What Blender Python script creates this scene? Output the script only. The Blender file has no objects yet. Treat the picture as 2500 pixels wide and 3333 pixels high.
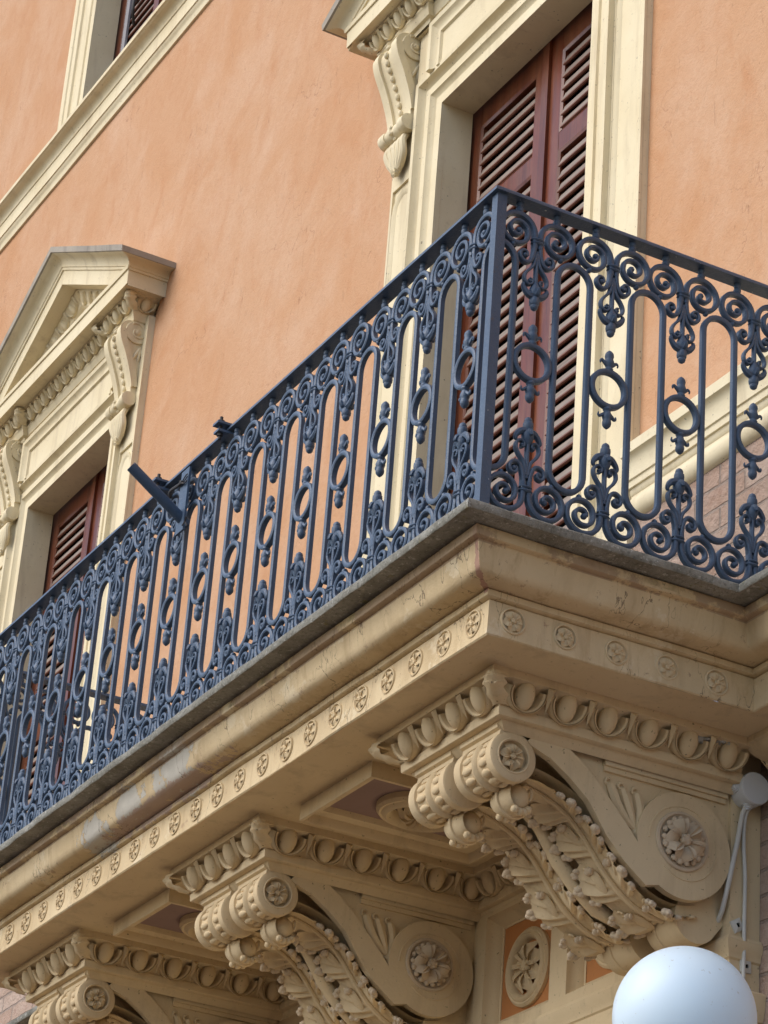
import bpy, bmesh, math, random
from mathutils import Vector, Matrix, noise
random.seed(7)
PI = math.pi
S = bpy.context.scene
COL = S.collection
V = Vector

# ------------------------------------------------------------------ camera
cam = bpy.data.cameras.new('camera'); camo = bpy.data.objects.new('camera', cam); COL.objects.link(camo)
right = V((0.479345, 0.874888, 0.069276)); down = V((-0.368982, 0.272523, -0.888585)); fwd = V((-0.796292, 0.400377, 0.453451))
m = Matrix((right, -down, -fwd)).transposed().to_4x4(); m.translation = V((5.77343, -3.14926, -3.40808))
camo.matrix_world = m
cam.sensor_fit = 'VERTICAL'; cam.sensor_height = 36; cam.lens = 9107.11/3333*36
cam.clip_start = 0.1; cam.clip_end = 2000
S.camera = camo

# ------------------------------------------------------------------ light
SUN_EL, SUN_AZ = 42, 192      # azimuth measured from +Y clockwise (the sun stands in front of the facade)
wd = bpy.data.worlds.new('World'); S.world = wd; wd.use_nodes = True
nt = wd.node_tree; bg = nt.nodes['Background']
sky = nt.nodes.new('ShaderNodeTexSky'); sky.sky_type = 'NISHITA'; sky.sun_disc = False
sky.sun_elevation = math.radians(SUN_EL); sky.sun_rotation = math.radians(SUN_AZ)
sky.dust_density = 1.5; sky.air_density = 1.0; sky.ozone_density = 1.0
nt.links.new(sky.outputs[0], bg.inputs[0]); bg.inputs[1].default_value = 0.15
sl = bpy.data.lights.new('sun', 'SUN'); sl.energy = 1.7; sl.angle = math.radians(55); sl.color = (1.0, 0.965, 0.92)
so = bpy.data.objects.new('sun', sl); COL.objects.link(so)
el, az = math.radians(SUN_EL), math.radians(SUN_AZ)
sd = V((math.sin(az)*math.cos(el), math.cos(az)*math.cos(el), math.sin(el)))
so.rotation_euler = (-sd).to_track_quat('-Z', 'Y').to_euler(); so.location = (0, -20, 20)
S.view_settings.view_transform = 'Standard'; S.view_settings.look = 'None'
S.view_settings.exposure = 0.45; S.view_settings.gamma = 1; S.view_settings.use_curve_mapping = False
S.cycles.max_bounces = 8; S.cycles.diffuse_bounces = 3

# ------------------------------------------------------------------ materials
class NT:
    def __init__(s, name):
        s.mat = bpy.data.materials.new(name); s.mat.use_nodes = True
        s.n = s.mat.node_tree.nodes; s.l = s.mat.node_tree.links
        s.b = s.n['Principled BSDF']
        s.tc = s.n.new('ShaderNodeTexCoord')
    def node(s, t, **kw):
        n = s.n.new(t)
        for k, v in kw.items(): setattr(n, k, v)
        return n
    def mapping(s, scale, rot=(0, 0, 0), loc=(0, 0, 0)):
        mp = s.node('ShaderNodeMapping'); mp.inputs['Scale'].default_value = scale
        mp.inputs['Rotation'].default_value = rot; mp.inputs['Location'].default_value = loc
        s.l.new(s.tc.outputs['Object'], mp.inputs[0]); return mp.outputs[0]
    def noise(s, vec, scale, detail=4, rough=.6, dist=0):
        n = s.node('ShaderNodeTexNoise'); n.inputs['Scale'].default_value = scale; n.inputs['Detail'].default_value = detail
        n.inputs['Roughness'].default_value = rough; n.inputs['Distortion'].default_value = dist
        s.l.new(vec, n.inputs['Vector']); return n.outputs[0]
    def ramp(s, fac, a, b, ca=(0, 0, 0, 1), cb=(1, 1, 1, 1)):
        r = s.node('ShaderNodeValToRGB'); r.color_ramp.elements[0].position = a; r.color_ramp.elements[1].position = b
        r.color_ramp.elements[0].color = ca; r.color_ramp.elements[1].color = cb
        s.l.new(fac, r.inputs[0]); return r.outputs[0]
    def mix(s, fac, a, b, mode='MIX'):
        n = s.node('ShaderNodeMix', data_type='RGBA', blend_type=mode)
        for i, v in ((0, fac), (6, a), (7, b)):
            if isinstance(v, (int, float)): n.inputs[i].default_value = v
            elif isinstance(v, tuple): n.inputs[i].default_value = v if len(v) == 4 else v+(1,)
            else: s.l.new(v, n.inputs[i])
        return n.outputs[2]
    def math(s, op, a, b=0.0, clamp=False):
        n = s.node('ShaderNodeMath', operation=op, use_clamp=clamp)
        for i, v in ((0, a), (1, b)):
            if isinstance(v, (int, float)): n.inputs[i].default_value = v
            else: s.l.new(v, n.inputs[i])
        return n.outputs[0]
    def bump(s, h, strength, dist=.01):
        n = s.node('ShaderNodeBump'); n.inputs['Strength'].default_value = strength; n.inputs['Distance'].default_value = dist
        s.l.new(h, n.inputs['Height']); s.l.new(n.outputs[0], s.b.inputs['Normal'])
    def out(s, col, rough=.85, spec=.3):
        if isinstance(col, tuple): s.b.inputs['Base Color'].default_value = col if len(col) == 4 else col+(1,)
        else: s.l.new(col, s.b.inputs['Base Color'])
        s.b.inputs['Roughness'].default_value = rough; s.b.inputs['Specular IOR Level'].default_value = spec
        return s.mat

def plaster(name, base, dark, stain, stain_amt=.5, bump=.25, speck=.0):
    t = NT(name); o = t.tc.outputs['Object']
    n1 = t.noise(o, 2.2, 5, .6, .3); c = t.mix(t.ramp(n1, .35, .7), base, dark)
    st = t.noise(t.mapping((9, 9, 1.3)), 1.0, 5, .65, .4)
    c = t.mix(t.math('MULTIPLY', t.ramp(st, .52, .78), stain_amt), c, stain)
    n2 = t.noise(o, 38, 4, .7)
    c = t.mix(t.math('MULTIPLY', t.ramp(n2, .60, .74), .35), c, stain)
    if speck:
        n3 = t.noise(o, 75, 2, .5); c = t.mix(t.math('MULTIPLY', t.ramp(n3, .70, .76), speck), c, (.07, .05, .035))
    fine = t.noise(o, 120, 3, .6); wav = t.noise(o, 14, 3, .55)
    t.bump(t.math('ADD', t.math('MULTIPLY', fine, .25), wav), bump, .006)
    return t.out(c, .82, .25)

CREAM = plaster('cream_plaster', (.73, .575, .355), (.655, .50, .30), (.34, .25, .15), .5, .45, .6)
FRAME = plaster('pale_plaster', (.80, .695, .48), (.72, .605, .39), (.45, .35, .22), .55, .4, .6)
LEAFM = plaster('worn_cream_plaster', (.62, .49, .34), (.54, .425, .29), (.25, .205, .165), .55, .35, .5)
GREYP = plaster('dirty_grey_plaster', (.44, .385, .31), (.29, .26, .22), (.12, .11, .10), .8, .6, .7)
def make_stone():
    t = NT('weathered_grey_stone'); o = t.tc.outputs['Object']
    c = t.mix(t.ramp(t.noise(o, 7, 6, .7), .35, .65), (.37, .355, .31), (.21, .20, .165))
    c = t.mix(t.math('MULTIPLY', t.ramp(t.noise(o, 70, 4, .75), .53, .63), .6), c, (.13, .127, .105))
    c = t.mix(t.math('MULTIPLY', t.ramp(t.noise(o, 48, 5, .75), .58, .64), .75), c, (.56, .55, .51))
    c = t.mix(t.math('MULTIPLY', t.ramp(t.noise(o, 9, 5, .75), .62, .70), .7), c, (.26, .235, .08))
    c = t.mix(t.ramp(t.noise(o, 24, 3, .5), .775, .79), c, (.75, .75, .72))
    t.bump(t.math('ADD', t.noise(o, 60, 5, .75), t.noise(o, 18, 4, .6)), .9, .008)
    return t.out(c, .9, .2)
STONE = make_stone()
MAUVE = plaster('mauve_plaster', (.33, .22, .19), (.28, .19, .165), (.22, .15, .13), .3, .2)
ORANGEP = plaster('orange_panel_paint', (.55, .235, .085), (.50, .205, .07), (.38, .16, .06), .25, .2)

def make_cornice():
    # cream paint with cement-grey flaked patches on the outer left of the cove, as the photo shows
    t = NT('flaking_cream_plaster'); o = t.tc.outputs['Object']
    n1 = t.noise(o, 2.2, 5, .6, .3); c = t.mix(t.ramp(n1, .35, .7), (.73, .575, .355), (.64, .485, .28))
    st = t.noise(t.mapping((7, 7, 1.0)), 1.0, 5, .65, .4)
    c = t.mix(t.math('MULTIPLY', t.ramp(st, .5, .76), .45), c, (.40, .27, .14))
    n4 = t.noise(o, 26, 6, .72); c = t.mix(t.math('MULTIPLY', t.ramp(n4, .62, .66), .6), c, (.36, .22, .15))
    n7 = t.noise(t.mapping((14, 14, 2.2), loc=(3, 1, 0)), 1.0, 6, .7, .5); c = t.mix(t.math('MULTIPLY', t.ramp(n7, .54, .68), .55), c, (.47, .32, .165))
    n8 = t.noise(o, 5, 7, .7); c = t.mix(t.math('MULTIPLY', t.ramp(n8, .58, .62), .5), c, (.80, .68, .48))
    sx = t.node('ShaderNodeSeparateXYZ'); t.l.new(o, sx.inputs[0])
    x = sx.outputs[0]; z = sx.outputs[2]; y = sx.outputs[1]
    ed = t.math('ADD', t.math('MULTIPLY', t.noise(o, 8, 8, .75, .8), .55), t.math('MULTIPLY', t.noise(o, 21, 6, .7, .5), .45))
    def blob(cx, cz, rx, rz):
        dx = t.math('DIVIDE', t.math('SUBTRACT', x, cx), rx); dz = t.math('DIVIDE', t.math('SUBTRACT', z, cz), rz)
        d = t.math('ADD', t.math('MULTIPLY', dx, dx), t.math('MULTIPLY', dz, dz))
        return t.math('SUBTRACT', 1.0, d)
    f = t.math('MAXIMUM', blob(-2.04, -.095, .16, .085), blob(-2.40, -.11, .13, .06))
    f = t.math('MAXIMUM', f, blob(-2.72, -.12, .13, .06))
    f = t.math('ADD', f, t.math('MULTIPLY', t.math('SUBTRACT', ed, .5), 7.0))
    front = t.math('LESS_THAN', y, .24)
    rim = t.math('MULTIPLY', t.math('MULTIPLY', t.ramp(f, .24, .30), t.math('SUBTRACT', 1.0, t.ramp(f, .33, .345))), front)
    c = t.mix(t.math('MULTIPLY', rim, .6), c, (.30, .20, .12))
    f = t.math('MULTIPLY', t.ramp(f, .33, .345), front)
    cem = t.mix(t.noise(o, 17, 4, .6), (.47, .43, .36), (.66, .61, .52))
    c = t.mix(f, c, cem)
    f2 = t.math('MAXIMUM', blob(-2.2, -.150, .62, .022), blob(-2.6, -.035, .5, .018))
    f2 = t.math('ADD', f2, t.math('MULTIPLY', t.math('SUBTRACT', t.noise(o, 22, 5, .7), .5), 4))
    c = t.mix(t.math('MULTIPLY', t.ramp(f2, .47, .50), front), c, (.50, .37, .29))
    # bare pinkish strip on the corner mitre
    mit = t.math('ABSOLUTE', t.math('ADD', t.math('ADD', x, y), .012))
    near = t.math('MULTIPLY', t.math('GREATER_THAN', x, -.35), t.math('GREATER_THAN', z, -.16))
    f3 = t.math('MULTIPLY', t.math('LESS_THAN', t.math('ADD', mit, t.math('MULTIPLY', t.math('SUBTRACT', ed, .5), .07)), .010), near)
    c = t.mix(f3, c, (.48, .29, .21))
    # moss under the slab edge
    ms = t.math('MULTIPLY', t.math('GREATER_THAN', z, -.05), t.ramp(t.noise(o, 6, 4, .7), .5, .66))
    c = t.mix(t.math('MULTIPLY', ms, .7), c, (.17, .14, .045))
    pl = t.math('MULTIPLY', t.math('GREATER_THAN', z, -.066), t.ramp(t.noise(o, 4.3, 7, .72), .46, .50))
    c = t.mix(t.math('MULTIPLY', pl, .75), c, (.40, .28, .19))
    ck = t.node('ShaderNodeTexVoronoi', feature='DISTANCE_TO_EDGE'); ck.inputs['Scale'].default_value = 2.1
    dv = t.node('ShaderNodeVectorMath', operation='ADD'); nn = t.node('ShaderNodeTexNoise'); nn.inputs['Scale'].default_value = 5; nn.inputs['Detail'].default_value = 7
    t.l.new(t.mapping((1.6, 1.6, .5)), nn.inputs['Vector']); t.l.new(t.mapping((1.3, 1.3, .4)), dv.inputs[0]); t.l.new(nn.outputs['Color'], dv.inputs[1]); t.l.new(dv.outputs[0], ck.inputs['Vector'])
    cr = t.math('MULTIPLY', t.math('LESS_THAN', ck.outputs[0], .006), t.ramp(t.noise(o, 3, 3, .5), .47, .55))
    c = t.mix(t.math('MULTIPLY', cr, .75), c, (.17, .11, .07))
    fine = t.noise(o, 120, 3, .6); wav = t.noise(o, 10, 4, .55)
    h = t.math('ADD', t.math('ADD', t.math('MULTIPLY', fine, .25), wav), t.math('MULTIPLY', f, -1.2))
    t.bump(h, .6, .010)
    return t.out(c, .82, .25)
CORN = make_cornice()

def make_orange():
    t = NT('orange_stucco'); o = t.tc.outputs['Object']
    n1 = t.noise(o, 1.1, 7, .62, .6)
    c = t.mix(t.ramp(n1, .32, .70), (.545, .290, .148), (.580, .350, .210))
    n2 = t.noise(t.mapping((3.2, 3.2, 1.7), rot=(0, .25, 0)), 1.5, 7, .72, 1.0)
    c = t.mix(t.math('MULTIPLY', t.ramp(n2, .50, .72), .6), c, (.50, .235, .108))
    n5 = t.noise(t.mapping((1.7, 1.7, 1.5), loc=(4, 2, 9)), 1.3, 8, .70, .4)
    c = t.mix(t.math('MULTIPLY', t.ramp(n5, .46, .72), .6), c, (.635, .42, .285))
    n6 = t.noise(o, 45, 4, .7)
    c = t.mix(t.math('MULTIPLY', t.ramp(n6, .45, .75), .35), c, (.49, .24, .115))
    sc = t.noise(t.mapping((30, 30, 8), rot=(0, .28, 0)), 1.0, 4, .62, .9)
    big = t.ramp(t.noise(o, 2.3, 4, .6), .38, .62)
    c = t.mix(t.math('MULTIPLY', t.math('MULTIPLY', t.ramp(sc, .665, .71), .5), big), c, (.36, .17, .085))
    ck = t.node('ShaderNodeTexVoronoi', feature='DISTANCE_TO_EDGE'); ck.inputs['Scale'].default_value = 1.3
    dv = t.node('ShaderNodeVectorMath', operation='ADD'); nn = t.node('ShaderNodeTexNoise'); nn.inputs['Scale'].default_value = 3.0; nn.inputs['Detail'].default_value = 6
    t.l.new(o, nn.inputs['Vector']); t.l.new(o, dv.inputs[0]); t.l.new(nn.outputs['Color'], dv.inputs[1]); t.l.new(dv.outputs[0], ck.inputs['Vector'])
    crack = t.math('MULTIPLY', t.math('LESS_THAN', ck.outputs[0], .0035), t.ramp(t.noise(o, 1.7, 3, .5), .52, .60))
    c = t.mix(t.math('MULTIPLY', crack, .5), c, (.33, .15, .08))
    sw = t.noise(t.mapping((20, 20, 6)), 1.0, 1, .5, .2)
    c = t.mix(t.ramp(sw, .825, .84), c, (.85, .78, .70))
    h = t.math('ADD', t.math('ADD', t.noise(o, 16, 6, .7, .5), t.math('MULTIPLY', t.noise(o, 110, 3, .6), .5)), t.math('MULTIPLY', t.ramp(sc, .62, .70), -.5))
    t.bump(h, .55, .008)
    return t.out(c, .85, .2)
ORANGE = make_orange()

def make_brick():
    t = NT('old_brick'); o = t.tc.outputs['Object']
    sx = t.node('ShaderNodeSeparateXYZ'); t.l.new(o, sx.inputs[0]); cb = t.node('ShaderNodeCombineXYZ')
    wob = t.noise(o, 6, 3, .5)
    t.l.new(t.math('ADD', sx.outputs[0], t.math('MULTIPLY', wob, .03)), cb.inputs[0]); t.l.new(t.math('ADD', sx.outputs[2], t.math('MULTIPLY', wob, .018)), cb.inputs[1])
    br = t.node('ShaderNodeTexBrick'); t.l.new(cb.outputs[0], br.inputs['Vector'])
    br.inputs['Color1'].default_value = (.54, .41, .33, 1); br.inputs['Color2'].default_value = (.44, .29, .215, 1)
    br.inputs['Mortar'].default_value = (.36, .285, .235, 1)
    br.inputs['Scale'].default_value = 1; br.inputs['Mortar Size'].default_value = .006; br.inputs['Mortar Smooth'].default_value = .4
    br.inputs['Brick Width'].default_value = .27; br.inputs['Row Height'].default_value = .078; br.inputs['Bias'].default_value = -.1
    c = t.mix(t.math('MULTIPLY', t.ramp(t.noise(o, 13, 6, .7, .4), .42, .68), .6), br.outputs[0], (.52, .40, .33))
    c = t.mix(t.math('MULTIPLY', t.ramp(t.noise(o, 30, 5, .7), .55, .70), .55), c, (.33, .19, .14))
    c = t.mix(t.math('MULTIPLY', t.ramp(t.noise(o, 4, 4, .6), .5, .75), .35), c, (.33, .20, .13))
    h = t.math('ADD', t.math('MULTIPLY', br.outputs[1], -1.0), t.math('MULTIPLY', t.noise(o, 28, 6, .7), .9))
    t.bump(h, 1.0, .022)
    return t.out(c, .9, .2)
BRICK = make_brick()

def make_iron():
    t = NT('blue_grey_iron_paint'); o = t.tc.outputs['Object']
    c = t.mix(t.ramp(t.noise(o, 5, 4, .6), .35, .7), (.050, .084, .140), (.068, .107, .172))
    c = t.mix(t.math('MULTIPLY', t.ramp(t.noise(o, 60, 4, .7), .60, .72), .45), c, (.11, .115, .125))
    c = t.mix(t.math('MULTIPLY', t.ramp(t.noise(o, 31, 5, .78), .64, .70), .7), c, (.085, .055, .038))
    c = t.mix(t.math('MULTIPLY', t.ramp(t.noise(o, 3, 4, .6), .5, .7), .35), c, (.10, .135, .19))
    c = t.mix(t.ramp(t.noise(o, 90, 1, .4), .80, .82), c, (.45, .47, .48))
    t.bump(t.math('ADD', t.noise(o, 180, 3, .6), t.noise(o, 45, 3, .6)), .45, .003)
    t.l.new(t.math('ADD', t.math('MULTIPLY', t.noise(o, 14, 4, .6), .35), .30), t.b.inputs['Roughness'])
    m = t.out(c, .48, .5); return m
IRON = make_iron()

def make_wood(name, a, b, wear, amt, rough):
    t = NT(name); o = t.tc.outputs['Object']
    g = t.noise(t.mapping((26, 26, 2.0)), 1.0, 6, .7, .6)
    c = t.mix(t.ramp(g, .35, .7), a, b)
    w = t.noise(t.mapping((5, 5, 1.4)), 2.2, 5, .7, .5)
    c = t.mix(t.math('MULTIPLY', t.ramp(w, .45, .72), amt), c, wear)
    t.bump(g, .25, .003)
    return t.out(c, rough, .4)
WOOD = make_wood('red_brown_wood', (.175, .040, .015), (.085, .022, .011), (.24, .105, .052), .5, .28)
def make_slat():
    t = NT('weathered_slat_wood'); o = t.tc.outputs['Object']
    g = t.noise(t.mapping((2.0, 60, 60)), 1.0, 6, .7, .5)
    c = t.mix(t.ramp(g, .35, .7), (.28, .225, .185), (.16, .115, .09))
    c = t.mix(t.math('MULTIPLY', t.ramp(t.noise(o, 7, 5, .7), .45, .7), .5), c, (.37, .30, .24))
    t.bump(g, .25, .003)
    return t.out(c, .6, .35)
SLAT = make_slat()
SLATE = make_wood('slat_edge_wood', (.17, .055, .03), (.12, .04, .022), (.22, .10, .065), .4, .55)

def plain(name, col, rough=.6, spec=.4, var=.12):
    t = NT(name); o = t.tc.outputs['Object']
    d = tuple(v*(1-var) for v in col)
    return t.out(t.mix(t.ramp(t.noise(o, 9, 5, .6), .35, .7), col, d), rough, spec)
DARK = plain('dark_interior', (.012, .010, .010), .9, .1)
BOLT = plain('rusty_bolt', (.05, .042, .04), .6, .4, .4)
CABLE = plain('pale_grey_cable', (.66, .64, .58), .55, .4)
BOXM = plain('pale_grey_plastic', (.66, .68, .69), .5, .4, .06)
CLIPM = plain('white_clip_plastic', (.62, .60, .54), .5, .4)
def make_globe():
    t = NT('sky_tinted_opal_plastic'); o = t.tc.outputs['Object']
    c = t.mix(t.math('MULTIPLY', t.ramp(t.noise(o, 60, 2, .5), .70, .73), .5), (.54, .68, .88), (.34, .38, .44))  # white globe; the blue sky light on it is put into the base colour
    m = t.out(c, .38, .35)
    t.b.inputs['Subsurface Weight'].default_value = 1.0; t.b.inputs['Subsurface Radius'].default_value = (1.0, 1.0, 1.0)
    t.b.inputs['Subsurface Scale'].default_value = .5
    return m
GLOBE = make_globe()
PAVE = plaster('pavement', (.085, .062, .045), (.075, .055, .04), (.06, .045, .033), .3, .2)
NESTM = plaster('grey_mud', (.44, .43, .40), (.33, .32, .30), (.10, .10, .10), .5, .9, .9)

# ------------------------------------------------------------------ mesh helpers
class MB:
    def __init__(s): s.v = []; s.f = []; s.m = []
    def add(s, vs, fs, mat=0):
        o = len(s.v); s.v += [V(p) for p in vs]
        for i, f in enumerate(fs):
            s.f.append([o+k for k in f]); s.m.append(mat[i] if isinstance(mat, list) else mat)
    def box(s, x0, x1, y0, y1, z0, z1, mat=0):
        s.add([(x, y, z) for z in (z0, z1) for y in (y0, y1) for x in (x0, x1)],
              [(0, 2, 3, 1), (4, 5, 7, 6), (0, 1, 5, 4), (2, 6, 7, 3), (0, 4, 6, 2), (1, 3, 7, 5)], mat)
    def quad(s, a, b, c, d, mat=0): s.add([a, b, c, d], [(0, 1, 2, 3)], mat)
    def grid(s, fn, nu, nv, mat=0, wrap_u=False):
        vs = [fn(i/(nu if wrap_u else nu), j/nv) for i in range(nu if wrap_u else nu+1) for j in range(nv+1)]
        fs = []
        for i in range(nu):
            i2 = (i+1) % nu if wrap_u else i+1
            for j in range(nv): fs.append((i*(nv+1)+j, i2*(nv+1)+j, i2*(nv+1)+j+1, i*(nv+1)+j+1))
        s.add(vs, fs, mat)
    def prism(s, poly, ext, mat=0, mat_side=None):
        # poly: 3D points, ext: Vector
        n = len(poly); a = [V(p) for p in poly]; b = [p+V(ext) for p in a]
        fs = [tuple(range(n)), tuple(range(2*n-1, n-1, -1))]+[(i, (i+1) % n, n+(i+1) % n, n+i) for i in range(n)]
        s.add(a+b, fs, [mat, mat]+[mat if mat_side is None else mat_side]*n)
    def ell(s, c, ax, ay, az, nu=12, nv=8, mat=0):
        c = V(c); ax, ay, az = V(ax), V(ay), V(az)
        vs = [c+az]; fs = []
        for j in range(1, nv):
            p = PI*j/nv
            for i in range(nu):
                t = 2*PI*i/nu; vs.append(c+az*math.cos(p)+(ax*math.cos(t)+ay*math.sin(t))*math.sin(p))
        vs.append(c-az); L = len(vs)-1
        for i in range(nu):
            fs.append((0, 1+i, 1+(i+1) % nu)); fs.append((L, L-nu+(i+1) % nu, L-nu+i))
        for j in range(nv-2):
            for i in range(nu):
                a = 1+j*nu; fs.append((a+i, a+nu+i, a+nu+(i+1) % nu, a+(i+1) % nu))
        s.add(vs, fs, mat)
    def lathe(s, o, axis, prof, n=12, mat=0):
        o = V(o); axis = V(axis).normalized(); u = axis.orthogonal().normalized(); w = axis.cross(u)
        vs = []; fs = []
        for r, h in prof:
            for i in range(n):
                t = 2*PI*i/n; vs.append(o+axis*h+(u*math.cos(t)+w*math.sin(t))*max(r, 1e-4))
        for j in range(len(prof)-1):
            for i in range(n): fs.append((j*n+i, j*n+(i+1) % n, (j+1)*n+(i+1) % n, (j+1)*n+i))
        fs.append(tuple(range(n))); fs.append(tuple(range((len(prof)-1)*n, len(prof)*n)))
        s.add(vs, fs, mat)
    def tube(s, path, r, n=8, closed=False, mat=0):
        P = [V(p) for p in path]; N = len(P)
        R = r if isinstance(r, (list, tuple)) else [r]*N
        T = []
        for i in range(N):
            a = P[(i-1) % N] if closed or i > 0 else P[0]; b = P[(i+1) % N] if closed or i < N-1 else P[-1]
            T.append((b-a).normalized())
        u = T[0].orthogonal().normalized(); vs = []; fs = []
        for i in range(N):
            u = (u-T[i]*u.dot(T[i])).normalized(); w = T[i].cross(u)
            for k in range(n):
                t = 2*PI*k/n; vs.append(P[i]+(u*math.cos(t)+w*math.sin(t))*R[i])
        for i in range(N if closed else N-1):
            i2 = (i+1) % N
            for k in range(n): fs.append((i*n+k, i*n+(k+1) % n, i2*n+(k+1) % n, i2*n+k))
        if not closed: fs += [tuple(range(n)), tuple(range((N-1)*n, N*n))]
        s.add(vs, fs, mat)
    def ribbon(s, path, B, w, d, closed=False, mat=0):
        # bar with bevelled rectangular section swept along a planar path; w in the plane, d along B
        P = [V(p) for p in path]; N = len(P); B = V(B)
        W = w if isinstance(w, (list, tuple)) else [w]*N
        vs = []; fs = []; c = .28
        for i in range(N):
            a = P[(i-1) % N] if closed or i > 0 else P[0]; b = P[(i+1) % N] if closed or i < N-1 else P[-1]
            t = (b-a).normalized(); nn = B.cross(t)
            for p, q in ((-1, -1+c), (-1, 1-c), (-1+2*c, 1), (1-2*c, 1), (1, 1-c), (1, -1+c), (1-2*c, -1), (-1+2*c, -1)):
                vs.append(P[i]+nn*(p*W[i]/2)+B*(q*d/2))
        for i in range(N if closed else N-1):
            i2 = (i+1) % N
            for k in range(8): fs.append((i*8+k, i*8+(k+1) % 8, i2*8+(k+1) % 8, i2*8+k))
        if not closed: fs += [tuple(range(8)), tuple(range((N-1)*8, N*8))]
        s.add(vs, fs, mat)
    def sweep(s, path, prof, B, mats=None, closed_prof=False, sub=None, caps=True):
        P = [V(p) for p in path]; B = V(B)
        N0 = len(P); dirs = [(P[i+1]-P[i]).normalized() for i in range(N0-1)]
        nor = [B.cross(d) for d in dirs]; rows = []; K = len(prof)
        for i in range(N0):
            if i == 0: mm = nor[0] if (P[0]-P[-1]).length > 1e-6 else (nor[0]+nor[-1])/(1+nor[0].dot(nor[-1]))
            elif i == N0-1: mm = nor[-1] if (P[0]-P[-1]).length > 1e-6 else (nor[0]+nor[-1])/(1+nor[0].dot(nor[-1]))
            else: mm = (nor[i-1]+nor[i])/(1+nor[i-1].dot(nor[i]))
            row = [P[i]+mm*a+B*b for a, b in prof]
            if sub and i > 0:
                k = int((P[i]-P[i-1]).length/sub); prev = rows[-1]
                for j in range(1, k): rows.append([q.lerp(r, j/k) for q, r in zip(prev, row)])
            rows.append(row)
        vs = [q for r in rows for q in r]; fs = []; ms = []; pts = rows
        for i in range(len(pts)-1):
            for k in range(K if closed_prof else K-1):
                k2 = (k+1) % K
                fs.append((i*K+k, i*K+k2, (i+1)*K+k2, (i+1)*K+k)); ms.append(mats[k] if mats else 0)
        if caps and K > 2:
            fs += [tuple(range(K)), tuple(range((len(pts)-1)*K, len(pts)*K))]; ms += [mats[0] if mats else 0]*2
        s.add(vs, fs, ms)
    def jitter(s, amp, freq=3.0):
        for p in s.v:
            p += noise.noise_vector(p*freq)*amp+noise.noise_vector(p*freq*4.3)*amp*.5
    def move(s, d):
        for p in s.v: p += V(d)
    def mirror_x(s):
        for p in s.v: p.x = -p.x
        for f in s.f: f.reverse()
    def merge(s, o, d=(0, 0, 0)): s.add([p+V(d) for p in o.v], o.f, list(o.m) if o.f else 0)

BASE = {}
def build(name, mb, mats, parent=None, ang=38, local=False):
    me = bpy.data.meshes.new(name)
    off = BASE.get(parent.name, V()) if (parent and not local) else V()
    me.from_pydata([tuple(p-off) for p in mb.v], [], mb.f)
    for mt in (mats if isinstance(mats, (list, tuple)) else [mats]): me.materials.append(mt)
    me.polygons.foreach_set('material_index', mb.m)
    bm = bmesh.new(); bm.from_mesh(me); bmesh.ops.recalc_face_normals(bm, faces=bm.faces); bm.to_mesh(me); bm.free()
    me.polygons.foreach_set('use_smooth', [True]*len(me.polygons))
    me.set_sharp_from_angle(angle=math.radians(ang)); me.update()
    o = bpy.data.objects.new(name, me); COL.objects.link(o)
    if parent: o.parent = parent
    BASE[o.name] = off if parent else V()
    return o
def tag(o, label=None, cat=None, group=None, kind=None):
    for k, v in (('label', label), ('category', cat), ('group', group), ('kind', kind)):
        if v: o[k] = v
    return o
def thing(name, loc, label, cat, group=None, kind=None):
    o = bpy.data.objects.new(name, None); COL.objects.link(o); o.location = loc; o.empty_display_size = .1
    BASE[o.name] = V(loc); return tag(o, label, cat, group, kind)
def copy_tree(o, parent=None):
    c = o.copy(); COL.objects.link(c)
    if parent: c.parent = parent
    for ch in list(o.children): copy_tree(ch, c)
    return c

def arc(cx, cz, r, a0, a1, n, rz=None):
    rz = rz or r
    return [(cx+r*math.cos(math.radians(a0+(a1-a0)*i/n)), cz+rz*math.sin(math.radians(a0+(a1-a0)*i/n))) for i in range(n+1)]
def spline(pts, n=6):
    P = [V((p[0], p[1], p[2] if len(p) > 2 else 0)) for p in pts]; out = []
    for i in range(len(P)-1):
        p0, p1, p2, p3 = P[max(i-1, 0)], P[i], P[i+1], P[min(i+2, len(P)-1)]
        for k in range(n):
            t = k/n; out.append(.5*((2*p1)+(p2-p0)*t+(2*p0-5*p1+4*p2-p3)*t*t+(3*p1-p0-3*p2+p3)*t**3))
    out.append(P[-1]); return out

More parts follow.
